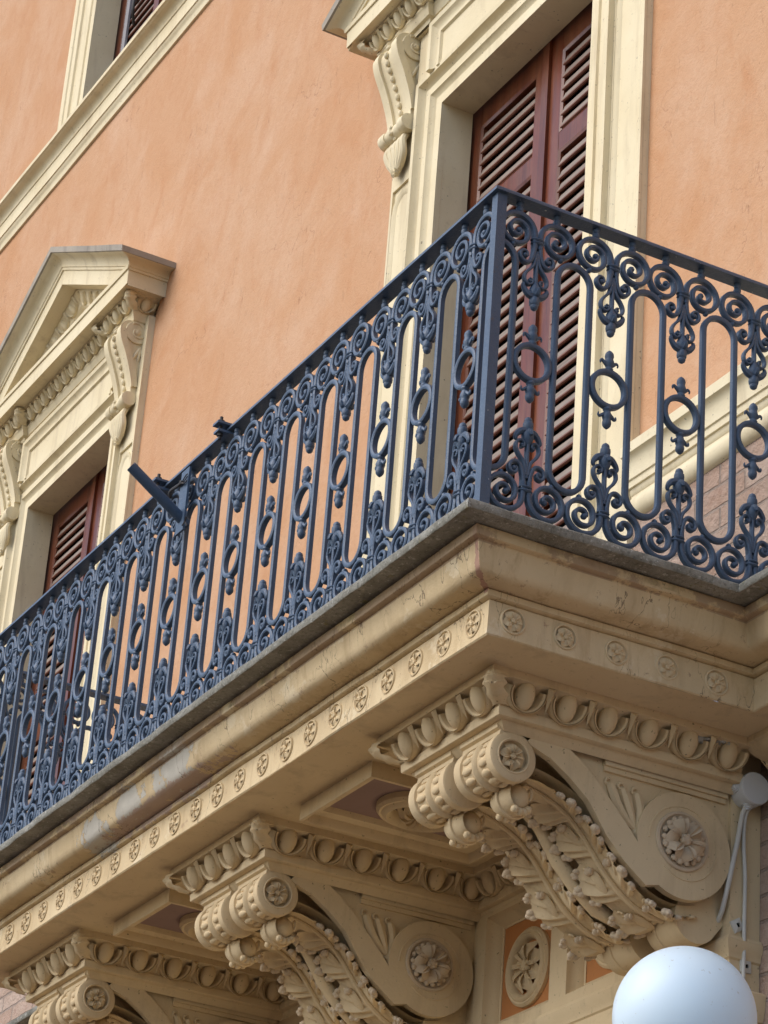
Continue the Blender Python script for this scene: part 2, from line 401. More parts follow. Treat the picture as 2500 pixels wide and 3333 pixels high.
def rosette(mb, c, U, W, N, R, petals=6, boss=.26, lift=.12, mat=0, two=False, r0=.12):
    """flower of cupped petals in the plane U,W facing N"""
    c, U, W, N = V(c), V(U), V(W), V(N)
    for k in range(petals):
        t = 2*PI*k/petals+.3; d = U*math.cos(t)+W*math.sin(t); e = U*-math.sin(t)+W*math.cos(t)
        half = R*math.sin(PI/petals)*.98
        def fn(p, q):
            q = q*2-1; prof = (max(0, math.sin(PI*min(1, .12+p*.80)))**.7)
            rr = R*(r0+(1-r0)*p)-R*.10*q*q*p
            h = R*lift*(1.1*math.sin(PI*p)+.9*q*q*prof-.35*math.exp(-q*q*14)*math.sin(PI*p))
            return c+d*rr+e*(half*q*prof*min(1.25, .35+p))+N*(h+.015*R)
        mb.grid(fn, 6, 6, mat)
        if two:
            d2 = U*math.cos(t+PI/petals)+W*math.sin(t+PI/petals)
            mb.ell(c+d2*R*.72+N*R*.01, d2*R*.22, N.cross(d2)*R*.12, N*R*.05, 8, 5, mat)
    mb.ell(c+N*R*lift*.7, U*R*boss, W*R*boss, N*R*boss*.8, 12, 8, mat)
    for k in range(5):
        t = 2*PI*k/5; mb.ell(c+(U*math.cos(t)+W*math.sin(t))*R*boss*.6+N*(R*lift*.7+R*boss*.55), U*R*.08, W*R*.08, N*R*.07, 6, 4, mat)

def ring_mold(mb, c, U, W, N, R, prof, n=40, mat=0):
    """prof: list of (dr, h)"""
    c, U, W, N = V(c), V(U), V(W), V(N)
    K = len(prof)
    mb.grid(lambda i, j: c+(U*math.cos(2*PI*i)+W*math.sin(2*PI*i))*(R+prof[round(j*(K-1))][0])+N*prof[round(j*(K-1))][1], n, K-1, mat, wrap_u=True)

def eggs(mb, P0, P1, out, n, hz=(-.302, -.366), sc=1.0, mat=0, up=V((0, 0, 1)), lead=0.0):
    """egg-and-dart along P0->P1 ; out = outward normal; hz = top, bottom offsets along up relative to P0"""
    P0, P1, out = V(P0), V(P1), V(out); L = (P1-P0).length; u = (P1-P0).normalized(); p = L/n
    zt, zb = hz; H = zt-zb; zc = (zt+zb)/2
    tilt = (out*1.0-up*.55).normalized(); tv = (up+out*.55).normalized()
    for i in range(n):
        c = P0+u*(p*(i+.5))+up*(zc+.003*sc)-out*(.036*sc)
        mb.ell(c+tilt*.002*sc-tv*.002, u*p*.212, tv*H*.70, tilt*.025*sc, 14, 10, mat)
        shell = [(.225, -.022), (.28, -.021), (.318, -.016), (.335, .004), (.350, .017), (.392, .021), (.405, .012), (.418, .012), (.428, .021), (.470, .014), (.482, -.022)]
        def sh(a_, b_):
            a2 = math.radians(163+214*a_); rr, hh = shell[round(b_*10)]
            return c+u*(p*rr*math.cos(a2))+tv*(H*(.46+rr*.98)*math.sin(a2)*(1.0 if math.sin(a2) < 0 else .6)+H*.17)+tilt*(hh*sc)
        mb.grid(sh, 22, 10, mat)
        # dart
        d = P0+u*(p*i)+up*zc-out*(.022*sc)
        if i > 0 or lead:
            mb.add([d+tv*H*.55+u*p*.09+tilt*.004, d+tv*H*.55-u*p*.09+tilt*.004, d-tv*H*.62+tilt*.004, d+tv*H*.45+tilt*.016*sc, d-tv*H*.1+tilt*.012*sc],
                   [(0, 3, 4), (0, 4, 2), (1, 4, 3), (1, 2, 4), (0, 1, 3)], mat)

# crown profile of the brackets: (inset from the outer edge, z)
CROWN = [(0, -.280), (0, -.303), (.010, -.306), (.024, -.308), (.044, -.318), (.056, -.340), (.062, -.366), (.056, -.368), (.055, -.372), (.057, -.394), (.062, -.397), (.078, -.397), (.082, -.404), (.100, -.420)]

def corner_leaf(mb, C, d1, d2, mat=0):
    """folded leaf covering the crown's outer corner; d1,d2 = directions along the two faces (away from the corner)"""
    C = V(C); d1, d2 = V(d1), V(d2)
    for d, e in ((d1, d2), (d2, d1)):
        def fn(p, q):
            # p from the arris along the face, q from top to bottom
            z = -.304-.064*q; ins = .004+.058*q**1.7-.016*math.sin(PI*q)
            wid = (.052-.020*q)*(1+.16*math.sin(q*19))
            rel = .006*math.sin(PI*min(1, p*1.1))*(1+.8*math.sin(q*22+p*5))
            a = ins-.012-rel
            return C+d*(a+p*wid)+e*a+V((0, 0, z))
        mb.grid(fn, 6, 14, mat)

# ================================================================== SETTING
W = 1.26                      # plane of the orange wall
g = MB(); g.grid(lambda i, j: V((-300+600*i, -300+600*j, -5.06)), 20, 20)
tag(build('ground', g, PAVE), kind='structure')

# ================================================================== BUILDING
bld = thing('palazzo', (-2.12, W, -5.06), 'orange stuccoed palace front with pale string course and brick foot', 'building')
DX, DH = -2.12, .587          # door axis / half opening
WX, WH = -6.667, .57          # window axis
UX, UH = -6.667, .63          # upper window
HEAD = 3.365
xs = sorted([-60, 5, DX-DH, DX+DH, WX-WH, WX+WH, UX-UH, UX+UH, DX-UH, DX+UH]); zs = [1.02, HEAD, 5.7, 6.0, 8.6, 11]
holes = [(DX-DH, DX+DH, 0, HEAD), (WX-WH, WX+WH, 0, HEAD), (UX-UH, UX+UH, 5.7, 8.6), (DX-UH, DX+UH, 5.7, 8.6)]
w = MB()
for i in range(len(xs)-1):
    for j in range(len(zs)-1):
        cx, cz = (xs[i]+xs[i+1])/2, (zs[j]+zs[j+1])/2
        if any(a < cx < b and c < cz < d for a, b, c, d in holes): continue
        nx = max(1, int((xs[i+1]-xs[i])/.5)); nz = max(1, int((zs[j+1]-zs[j])/.5))
        w.grid(lambda p, q: V((xs[i]+(xs[i+1]-xs[i])*p, W, zs[j]+(zs[j+1]-zs[j])*q)), nx, nz)
for x0, x1, z0, z1 in ((-60, 5, 11, 11.3),): w.box(x0, x1, W, W+.5, z0, z1)
build('stucco_wall', w, ORANGE, bld)
b = MB()
bx = sorted([-60, DX-DH, DX+DH, WX-WH, WX+WH, 5])
for i in range(5):
    if i != 3: b.quad((bx[i], 1.245, -.02), (bx[i+1], 1.245, -.02), (bx[i+1], 1.245, 1.02), (bx[i], 1.245, 1.02))
    else: b.quad((bx[i], 1.43, -.02), (bx[i+1], 1.43, -.02), (bx[i+1], 1.43, .02), (bx[i], 1.43, .02))
b.quad((-60, 1.268, -5.06), (5, 1.268, -5.06), (5, 1.268, -.02), (-60, 1.268, -.02))
build('brick_wall', b, BRICK, bld)

# string course of the upper storey
def sy(L): return [(W-y, z) for y, z in L]
SC = [(0, 5.675), (.014, 5.677)]+[(.016+.012*(1-math.cos(t)), 5.682+.040*math.sin(t)) for t in (0.2, .6, 1.0, 1.57)]+[(.030, 5.728), (.034, 5.737), (.040, 5.739), (.041, 5.83), (.048, 5.834)]
SC += [(.048+.046*(1-math.cos(t)), 5.838+.046*math.sin(t)) for t in (.3, .6, .9, 1.2, 1.57)]+[(.098, 5.886), (.104, 5.892), (.111, 5.893), (.113, 5.915), (0, 5.925)]
c = MB(); c.sweep([(-60, W, 0), (5, W, 0)], [(-a, z) for a, z in SC], (0, 0, 1), sub=.25); c.jitter(.0022, 2.0)
build('string_course', c, FRAME, bld)
# sill band beside the balcony door (two runs, stopped by the door frame and the window frame)
SB = [(-.0, .770)]+[(.010+.032*math.sin(t), .818-.042*math.cos(t)) for t in (0, .5, 1.0, 1.57, 2.1, 2.6)]+[(.026, .862), (.030, .866), (.033, .886), (.040, .888), (.041, .912), (.047, .915)]
SB += [(.047+.018*(1-math.cos(t)), .918+.072*math.sin(t)) for t in (.3, .7, 1.1, 1.57)]+[(.074, .994), (.076, 1.03), (0, 1.048)]
for x0, x1 in ((DX+.97, 5), (-5.74, DX-.97), (-60, -7.59)):
    c = MB(); c.sweep([(x0, W, 0), (x1, W, 0)], [(-a, z) for a, z in SB], (0, 0, 1), sub=.2); c.jitter(.0025, 2.5)
    build('sill_band', c, FRAME, bld)
# projecting wall zone behind the brackets, with sunk orange panels
PX0, PX1, PY = -3.83, -.45, 1.165
pw = MB(); pan = []
zt, zb = -.42, -.80
cells = [(-1.83-.51*k, -1.42-.51*k) for k in range(-1, 4)]
edges = [PX1]; 
for a, b_ in cells: edges += [b_, a]
edges.append(PX0)
NS = [(0, 0), (.004, .012), (.008, .020), (.020, .030), (.030, .046), (.036, .048), (.036, .052)]
for i in range(0, len(edges)-1, 2): pw.box(edges[i+1], edges[i], PY, 1.267, zb, zt)
pw.box(PX0, PX1, PY, 1.267, zt, -.28)
pw.box(PX0, PX1, PY, 1.267, -5.06, zb)
for a, b_ in cells:
    pw.sweep([(a, PY, zt), (a, PY, zb), (b_, PY, zb), (b_, PY, zt), (a, PY, zt)], [(q, -d) for q, d in NS], (0, -1, 0), caps=False)
build('bracket_wall', pw, CREAM, bld)
for a, b_ in cells:
    q = MB(); q.quad((a, PY+.0515, zb), (b_, PY+.0515, zb), (b_, PY+.0515, zt), (a, PY+.0515, zt)); p_ = build('sunk_panel', q, ORANGEP, bld)
    mcx = (a+b_)/2; q = MB(); C0 = V((mcx, PY+.051, -.627))
    ring_mold(q, C0, (1, 0, 0), (0, 0, 1), (0, -1, 0), .118, [(.012, 0), (.012, .012), (.004, .02), (-.002, .018), (-.006, .024), (-.014, .028), (-.022, .022), (-.026, .010), (-.028, 0)])
    rosette(q, C0, (1, 0, 0), (0, 0, 1), (0, -1, 0), .088, 8, .27, .20, two=True)
    build('medallion', q, CREAM, p_)
q = MB()
q.sweep([(PX0, 1.267, 0), (PX0, PY, 0), (PX1, PY, 0), (PX1, 1.267, 0)], [(-a, z) for a, z in [(0, -.905), (.006, -.90), (.008, -.885), (.016, -.872), (.018, -.850), (.012, -.846), (.010, -.838), (0, -.834)]], (0, 0, 1), sub=.3)
q.sweep([(PX0, 1.267, 0), (PX0, PY, 0), (PX1, PY, 0), (PX1, 1.267, 0)], [(-a, z) for a, z in [(0, -1.08), (.02, -1.075), (.03, -1.04), (.034, -1.0), (.02, -.99), (0, -.985)]], (0, 0, 1), sub=.3)
build('lower_moulding', q, CREAM, bld)

# ------------------------------------------------------------------ window / door with pediment
ARCH = [(0, -.125), (0, .026), (.046, .026), (.048, .019), (.060, .024), (.072, .036), (.076, .043), (.079, .034), (.122, .037), (.124, .022), (.138, .027), (.150, .041), (.157, .060), (.178, .062), (.180, 0)]
def louvre_leaf(mb, x0, x1, z0, z1, y, rails, slat_mb):
    """one shutter leaf: stiles, rails, bevelled louvres; y = front plane"""
    st = .095; t = .042
    mb.box(x0, x0+st, y, y+t, z0, z1); mb.box(x1-st, x1, y, y+t, z0, z1)
    rr = [z1-.115, z1]; prev = z1-.115
    mb.box(x0+st, x1-st, y+.001, y+t, z1-.115, z1)
    spans = []
    for r0, r1 in rails:
        mb.box(x0+st, x1-st, y+.001, y+t, r0, r1); spans.append((r1, prev)); prev = r0
    for s0, s1 in spans:
        # chamfer frame round the opening
        pr = [(0, 0), (-.012, -.006), (-.014, -.03)]
        pa = [(x0+st, y, s0), (x0+st, y, s1), (x1-st, y, s1), (x1-st, y, s0), (x0+st, y, s0)]
        mb.sweep(pa, pr, (0, -1, 0), caps=False)
        z = s1-.082
        while z > s0-.005:
            a0, a1 = x0+st+.004, x1-st-.004
            dz = random.uniform(-.003, .003); tl = random.uniform(-.003, .003)
            # slat slopes down and outwards
            sec = [(y+.006, z+dz), (y+.001, z+.004+dz), (y+.002, z+.011+dz), (y+.013, z+.045+dz), (y+.022, z+.049+dz), (y+.018, z+.006+dz)]
            n = len(sec); vs = [(a0, p, q) for p, q in sec]+[(a1, p, q+tl) for p, q in sec]
            slat_mb.add(vs, [(i, (i+1) % n, n+(i+1) % n, n+i) for i in range(n)]+[tuple(range(n)), tuple(range(n, 2*n))], [1, 1, 0, 0, 1, 1, 0, 0])
            z -= .0592

def console(name, parent, x0, x1, zoff=0):
    """scroll console of a window, between x0 and x1"""
    mb = MB(); xm = (x0+x1)/2; hw = (x1-x0)/2
    cz, cy, r = 3.744, 1.185, .066
    out = spline([(1.185, 3.812), (1.128, 3.800), (1.096, 3.752), (1.104, 3.69), (1.142, 3.60), (1.176, 3.50), (1.192, 3.42), (1.186, 3.398), (1.164, 3.390), (1.148, 3.362), (1.158, 3.334), (1.188, 3.326), (1.22, 3.342), (1.244, 3.385), (1.245, 3.45)], 5)
    poly = [(p.x, p.y) for p in out]+[(1.255, 3.45), (1.255, 3.812)]
    # the cheek behind the S-band is sunk, so band and volute stand out
    # side plates
    for sx, (a, b2) in ((1, (xm+hw*.60, x1)), (-1, (x0, xm-hw*.60))):
        mb.prism([(a, y, z+zoff) for y, z in poly], (b2-a, 0, 0))
    inner = [(min(y+.014, 1.255), z) for y, z in poly]
    mb.prism([(xm-hw*.60, y, z+zoff) for y, z in inner], (hw*1.2, 0, 0))
    # beaded spine
    pts = [p for p in out if 3.40 < p.y < 3.80]
    L = 0
    acc = 0; last = None
    for p in out[4:32]:
        q = V((xm, p.x+.008, p.y+zoff))
        if last is not None:
            acc += (q-last).length
            if acc > .036:
                acc = 0; d = (q-last).normalized(); n = V((1, 0, 0)).cross(d)
                mb.ell(q+n*.002, (.012, 0, 0), n*.012, d*.017, 8, 6)
        last = q
    # volute, S-band and fan in relief on both cheeks
    for sx, xe in ((1, x1), (-1, x0)):
        mb.lathe((xe-sx*.002, cy+.004, cz+zoff), (sx, 0, 0), [(.064, 0), (.064, .010), (.062, .012), (0, .012)], 28)
        sp = [V((xe+sx*.011, cy+.004+(.054-.0068*t)*math.cos(2.2-t*1.1), cz+zoff+(.054-.0068*t)*math.sin(2.2-t*1.1))) for t in [k*.28 for k in range(25)]]
        mb.tube(sp, .0055, 6); mb.ell((xe+sx*.010, cy+.004, cz+zoff), (.010, 0, 0), (0, .018, 0), (0, 0, .018), 12, 6)
        bandl = [p for p in out[:36] if 3.43 < p.y < 3.76]
        fr = [V((0, p.x, p.y)) for p in bandl]; wd_ = .034
        pl = []
        for k in range(len(fr)):
            t_ = (fr[min(k+1, len(fr)-1)]-fr[max(k-1, 0)]).normalized(); n_ = V((1, 0, 0)).cross(t_)
            pl.append((fr[k], fr[k]+n_*wd_ if (fr[k]+n_*wd_).y > fr[k].y else fr[k]-n_*wd_))
        vs = []
        for a_, b_ in pl:
            bb = V((0, max(a_.y+.004, min(b_.y, 1.252)), b_.z))
            for q_, xx_ in ((a_, xe), (a_, xe+sx*.010), (bb, xe+sx*.010), (bb, xe)): vs.append(V((xx_, q_.y, q_.z+zoff)))
        mb.add(vs, [(k*4+m, k*4+(m+1) % 4, k*4+4+(m+1) % 4, k*4+4+m) for k in range(len(pl)-1) for m in range(4)]+[(0, 1, 2, 3), (len(vs)-4, len(vs)-3, len(vs)-2, len(vs)-1)])
        sp = [V((xe+sx*.004, 1.184+(.027-.0045*t)*math.cos(-.5+t), 3.362+zoff+(.027-.0045*t)*math.sin(-.5+t))) for t in [k*.4 for k in range(13)]]
        mb.tube(sp, .004, 5)
        for k in range(4):
            a = -2.0+.36*k; d = V((0, math.cos(a), math.sin(a)))
            mb.ell(V((xe+sx*.003, 1.212+.004*k, 3.655+zoff))+d*.030, (.007, 0, 0), d*(.050-.006*k), d.cross(V((1, 0, 0)))*.009, 8, 6)
    # roll at the foot
    mb.lathe((x0-.012, 1.186, 3.362+zoff), (1, 0, 0), [(.030, 0), (.039, .002), (.040, .03), (.035, .036), (.031, .07), (.038, .078), (.038, .102), (.031, .110), (.032, .15), (.036, .16), (.040, .18), (.039, 2*hw+.022), (.030, 2*hw+.024)], 16)
    for k in range(7):
        a = 2*PI*k/7; mb.ell((xm-.001, 1.186+.034*math.cos(a), 3.362+zoff+.034*math.sin(a)), (.012, 0, 0), (0, .010, 0), (0, 0, .010), 6, 5)
    con = build(name, mb, FRAME, parent)
    # hanging leaf under the roll
    lf = MB()
    for k in range(5):
        s = (k-2)/2
        pts = spline([(xm+s*hw*.55, 1.205, 3.335), (xm+s*hw*.72, 1.180, 3.285), (xm+s*hw*.62+.010, 1.186, 3.225), (xm+s*hw*.25, 1.196, 3.165+.018*abs(s)), (xm+s*hw*.10, 1.180, 3.142+.03*abs(s))], 5)
        lf.tube([V((p.x, p.y, p.z+zoff)) for p in pts], [.013+.004*math.sin(PI*i/len(pts)) if i < len(pts)-4 else .009 for i in range(len(pts))], 8)
    lf.ell((xm, 1.214, 3.26+zoff), (hw*.38, 0, 0), (0, .012, 0), (0, 0, .055), 10, 8)
    build('pendant_leaf', lf, FRAME, con)
    return con

def pedimented(name, xc, ho, hp, hc, label, door, clip_left=None):
    th = thing(name, (xc, W, .0 if door else 1.0), label, 'door' if door else 'window')
    zb0 = 0.0 if door else 1.04
    # architrave
    a = MB(); a.sweep([(xc-ho, W, zb0), (xc-ho, W, HEAD), (xc+ho, W, HEAD), (xc+ho, W, zb0)], ARCH, (0, -1, 0), sub=.35); a.jitter(.0016, 2.3)
    build('architrave', a, FRAME, th)
    # outer strip with sunk panel on either side
    for s in (-1, 1):
        p = MB(); i0, i1 = ho+.176, hp
        p.box(xc+s*i0 if s > 0 else xc-i1, xc+i1 if s > 0 else xc-i0, 1.235, W, zb0, 3.84)
        xa, xb = (xc+i0+.012, xc+i1-.016) if s > 0 else (xc-i1+.016, xc-i0-.012)
        z1 = 3.115; f = .012
        p.box(xa-f if s > 0 else xc-i1, xa, 1.224, 1.236, zb0, z1); p.box(xb, xc+i1 if s > 0 else xb+f, 1.224, 1.236, zb0, z1)
        xm_, hw_ = (xa+xb)/2, (xb-xa)/2
        p.sweep([(xa, 1.235, zb0)]+[(xa, 1.235, 2.99)]+[(xm_-hw_*math.cos(t), 1.235, 2.99+.10*math.sin(t)) for t in (.5, 1.0, 1.57, 2.1, 2.6)]+[(xb, 1.235, 2.99), (xb, 1.235, zb0)], [(-.001, 0), (-.001, .010), (-.010, .008), (-.020, .004), (-.026, 0)], (0, -1, 0), caps=False)
        p.box(xc+i0 if s > 0 else xc-i1, xc+i1 if s > 0 else xc-i0, 1.224, 1.2345, 3.115, 3.84)
        build('side_strip', p, FRAME, th)
    # frieze block with a framed panel, between the consoles
    f = MB(); z0, z1 = HEAD+.178, 3.845; hb = ho+.175
    f.box(xc-hb, xc+hb, 1.205, W, z0, z1)
    f.sweep([(xc-.56, 1.205, z0-.01), (xc-.56, 1.205, z1-.150), (xc+.56, 1.205, z1-.150), (xc+.56, 1.205, z0-.01)], [(0, 0), (.006, .012), (.022, .012), (.026, .004), (.040, .006), (.056, .018), (.062, .026), (.085, .027), (.088, 0)], (0, -1, 0), caps=True)
    build('frieze', f, FRAME, th)
    # bed mould: two steps forward over the consoles
    ke = hc-.25; kb = ho+.05
    zz = 3.80
    bed = MB()
    BED = [(0, 3.785), (.006, 3.80), (.020, 3.806), (.030, 3.830), (.034, 3.842), (.038, 3.846), (.038, 3.858), (.030, 3.862), (.038, 3.872), (.052, 3.89), (.074, 3.914), (.086, 3.917), (.088, 3.925)]
    path = [(xc-ke, W, 0), (xc-ke, 1.178, 0), (xc-kb, 1.178, 0), (xc-kb, 1.205, 0), (xc+kb, 1.205, 0), (xc+kb, 1.178, 0), (xc+ke, 1.178, 0), (xc+ke, W, 0)]
    bed.sweep(path, [(-a_, z) for a_, z in BED], (0, 0, 1)); bed.box(xc-ke+.002, xc+ke-.002, 1.19, W, 3.786, 3.924)
    def eg(p0, p1, out, n, lead=0): eggs(bed, p0, p1, out, n, (3.918, 3.860), .85, lead=lead)
    y1, y2 = 1.178-.088, 1.205-.088
    nb = max(2, round((ke-kb)/.105))
    n = round((2*kb-.18)/.098)
    eg((xc-kb+.088, y2, 0), (xc+kb-.088, y2, 0), V((0, -1, 0)), n, 1)
    for s in (-1, 1):
        x_in, x_out = xc+s*(kb-.06), xc+s*(ke+.05)
        eg((min(x_in, x_out), y1, 0), (max(x_in, x_out), y1, 0), V((0, -1, 0)), nb+1)
        bx_ = xc+s*(ke+.088)
        eg((bx_, y1+.045, 0), (bx_, W, 0), V((s, 0, 0)), 1)
        C_ = V((bx_, y1, 4.222)); corner_leaf(bed, C_, V((-s, 0, 0)), V((0, 1, 0)))
        C_ = V((xc+s*(kb-.088), y1, 4.222)); corner_leaf(bed, C_, V((s, 0, 0)), V((0, 1, 0)))
    build('egg_moulding', bed, FRAME, th)
    # horizontal corona
    co = MB()
    CO = [(0, 3.925), (.066, 3.925), (.070, 3.918), (.074, 3.918), (.076, 3.998), (.084, 4.000), (.086, 4.022), (0, 4.03)]
    kc = hc-.095
    co.sweep([(xc-kc+.075, W, 0), (xc-kc+.075, 1.045+.075, 0), (xc+kc-.075, 1.045+.075, 0), (xc+kc-.075, W, 0)], [(-a_, z) for a_, z in CO], (0, 0, 1), sub=.3); co.jitter(.0015, 2.5)
    build('corona', co, FRAME, th)
    # raking cornice: corona + cyma + capping, swept along the gable
    ra = MB(); apex = 4.64; tip = 4.065
    sl = (apex-tip)/hc; cosA = 1/math.sqrt(1+sl*sl)
    prof = [(0, 0.0), (0, -.066), (.0, -.068), (.205, -.066), (.206, .012), (.214, .014), (.216, .026), (.222, .030)]
    prof += [(.222+.060*(1-math.cos(t)), .032+.050*math.sin(t)) for t in (.4, .8, 1.2, 1.57)]+[(.286, .086), (.296, .088), (.300, .118), (.20, .122), (0, .122)]
    # heights are measured square to the slope; the gable's line runs along the corona's top
    zl = tip-.118/cosA
    mats_ = [0]*(len(prof)); 
    for k in range(len(prof)): 
        if prof[k][1] >= .085: mats_[k] = 1
        elif k in (2, 3, 4): mats_[k] = 0
    rows = []
    for s in (-1, 0, 1):
        row = []
        for d, hh in prof:
            back = (.300-d) if s else 0
            # square to the slope: height hh lies hh/cosA above the gable line
            x = xc+s*(hc-back); z = zl+hh/cosA+sl*(hc-abs(x-xc))
            row.append(V((x, W-d, z)))
        rows.append(row)
    def strip(ra_, rb_, k):
        rr = [[p.lerp(q, i/k) for p, q in zip(ra_, rb_)] for i in range(k+1)]; K = len(prof)
        ra.add([p for r in rr for p in r], [(i*K+m, i*K+(m+1) % K, (i+1)*K+(m+1) % K, (i+1)*K+m) for i in range(k) for m in range(K)], [mats_[m] for i in range(k) for m in range(K)])
    strip(rows[0], rows[1], 8); strip(rows[1], rows[2], 8)
    for row in (rows[0], rows[2]):
        wall = [V((p.x, W, p.z)) for p in row]; strip(wall, row, 2)
    ra.jitter(.0018, 3)
    build('raking_cornice', ra, [FRAME, GREYP, GREYP], th)
    # tympanum: egg band and sunk triangle
    ty = MB(); ti = hc-.30; zb_ = 4.03
    ty.add([(xc-ti-.2, 1.20, zb_-.02), (xc+ti+.2, 1.20, zb_-.02), (xc, 1.20, zb_+sl*(ti+.2))], [(0, 1, 2)])
    for s in (-1, 1):
        d = V((s*1.0, 0, -sl)).normalized(); upn = V((s*sl, 0, 1)).normalized()
        A = V((xc, 1.20, zl+sl*hc-.066/cosA)); E = A+d*(hc*.86)
        # soffit fillet + ovolo backing
        ty.sweep([A, E] if s > 0 else [E, A], [(0, 0), (0, .060), (-.012, .062), (-.030, .052), (-.055, .028), (-.074, .022), (-.078, .022), (-.090, .010), (-.095, 0)], (0, -1, 0))
        eggs(ty, A+d*.05+V((0, -.066, 0)), E+V((0, -.066, 0)), V((0, -1, 0)), 8, (-.006, -.066), .85, up=upn, lead=1)
        tr = A+d*.0-V((0, 0, .19))
        ty.sweep([tr, tr+d*(hc*.5)] if s > 0 else [tr+d*(hc*.5), tr], [(0, 0), (0, .016), (-.012, .012), (-.02, 0)], (0, -1, 0))
    build('tympanum', ty, FRAME, th)
    t2 = MB(); t2.add([(xc-.34, 1.196, 4.04), (xc+.34, 1.196, 4.04), (xc, 1.196, 4.04+sl*.40)], [(0, 1, 2)])
    build('tympanum_panel', t2, MAUVE, th)
    for s in (-1, 1):
        i0, i1 = (hp-.185, hp+.005) if door else (hp-.240, hp-.050)
        console('console', th, xc+i0 if s > 0 else xc-i1, xc+i1 if s > 0 else xc-i0)
    shutters(th, xc, ho, zb0, HEAD, [(2.800, 2.885), (zb0+.45, zb0+.55) if door else (2.0, 2.08), (zb0+.05, zb0+.2)])
    return th

def shutters(th, xc, ho, z0, z1, rails):
    # reveal lining is part of the architrave sweep; dark void behind, then two louvred leaves
    v = MB(); v.box(xc-ho-.09, xc+ho+.09, 1.47, 1.52, z0-.02, z1+.12)
    v.box(xc-ho-.09, xc-ho-.075, 1.385, 1.47, z0, z1+.12); v.box(xc+ho+.075, xc+ho+.09, 1.385, 1.47, z0, z1+.12); v.box(xc-ho-.07, xc+ho+.07, 1.385, 1.47, z1+.105, z1+.12)
    build('dark_reveal', v, DARK, th)
    for s in (-1, 1):
        lf = MB(); sm = MB()
        x0, x1 = (xc-ho-.045, xc-.004) if s < 0 else (xc+.004, xc+ho+.045)
        louvre_leaf(lf, x0, x1, z0+.01, z1+.030, 1.40, rails, sm)
        if s < 0: lf.box(xc-.030, xc+.018, 1.386, 1.3995, z0+.01, z1+.029)
        o = build('shutter_leaf', lf, WOOD, th); build('slats', sm, [SLAT, SLATE], o)

door = pedimented('balcony_door', DX, DH, .97, 1.26, 'tall shuttered door opening onto the balcony, weathered brown slats inside a pale moulded frame', True)
win = pedimented('pediment_window', WX, WH, .925, 1.12, 'red shuttered window under a pointed pediment, left of the balcony', False)

# upper window above the string course
def upper(xc):
    th = thing('upper_window', (xc, W, 5.92), 'upper storey window with a pale moulded frame standing on the string course', 'window')
    A2 = [(0, -.125), (0, .030), (.050, .030), (.054, .022), (.085, .020), (.090, .030), (.165, .032), (.170, .022), (.20, .014), (.225, .022), (.23, .034), (.28, .036), (.285, .044), (.31, .046), (.315, .03), (.385, .03), (.39, 0)]
    a = MB(); a.sweep([(xc-UH, W, 5.921), (xc-UH, W, 8.6), (xc+UH, W, 8.6), (xc+UH, W, 5.921)], A2, (0, -1, 0)); build('architrave', a, FRAME, th)
    shutters(th, xc, UH, 5.93, 8.6, [(7.9, 8.0), (6.05, 6.16)])
    # outer shutter folded back inside the reveal, with its pull handle
    s = MB(); s.box(xc-.52, xc-.47, 1.385, 1.3995, 5.94, 8.5); build('closing_bar', s, plain('grey_metal', (.30, .29, .31), .5, .4), th)
    h = MB(); h.tube(spline([(xc-.40, 1.398, 6.74), (xc-.33, 1.36, 6.70), (xc-.325, 1.36, 6.60), (xc-.39, 1.398, 6.56)], 5), .009, 8); build('pull_handle', h, BOLT, th)
    return th
upper(UX)

# ================================================================== BALCONY
BL = -4.28
bal = thing('balcony', (0, 0, 0), 'cream moulded balcony with thin grey slab edge and rosettes on its fascia', 'balcony')
sb = MB()
edge = [(-60, .869, 0), (BL, .869, 0), (BL, 0, 0), (0, 0, 0), (0, .869, 0), (5, .869, 0)]
sb.sweep(edge, [(.40, 0), (.003, .001), (0, -.003), (.001, -.021), (.004, -.025), (.40, -.026)], (0, 0, 1), sub=.06, caps=False)
for p in sb.v:   # chipped edges
    k = noise.noise(p*9); k2 = noise.noise(p*31)
    if p.z > -.035: p += V((0, 0, -.004*max(0, k))) + noise.noise_vector(p*23)*.003
sb.box(BL+.2, -.2, .2, 1.24, -.029, -.001); sb.box(-60, 5, 1.0, 1.2415, -.0285, -.0012)
build('stone_slab', sb, STONE, bal)
PROF = [(.068, -.029), (.066, -.034), (.069, -.056), (.072, -.058), (.088, -.060)]
PROF += [(.088+.018*math.sin(t*.9)+.090*(t/1.57)**7.0, -.062-.086*math.sin(t)) for t in (.1, .3, .5, .7, .9, 1.1, 1.25, 1.36, 1.44, 1.51, 1.57)]
PROF += [(.212, -.148), (.178, -.149), (.172, -.152), (.172, -.168), (.176, -.171), (.190, -.173), (.184, -.177), (.180, -.276), (.184, -.280)]
cn = MB(); cn.sweep(edge, PROF, (0, 0, 1), sub=.09, caps=False)
for p in cn.v: p += noise.noise_vector(p*2.4)*.0035+noise.noise_vector(p*13)*.0014
build('cornice', cn, CORN, bal)
sf = MB()
def soff(x0, x1, y0, y1):
    nx = max(1, int((x1-x0)/.2)); ny = max(1, int((y1-y0)/.2))
    sf.grid(lambda i, j: V((x0+(x1-x0)*i, y0+(y1-y0)*j, -.280)), nx, ny)
soff(BL+.182, -.182, .182, 1.05); soff(-60, 5, 1.05, 1.27)
build('soffit', sf, CREAM, bal)
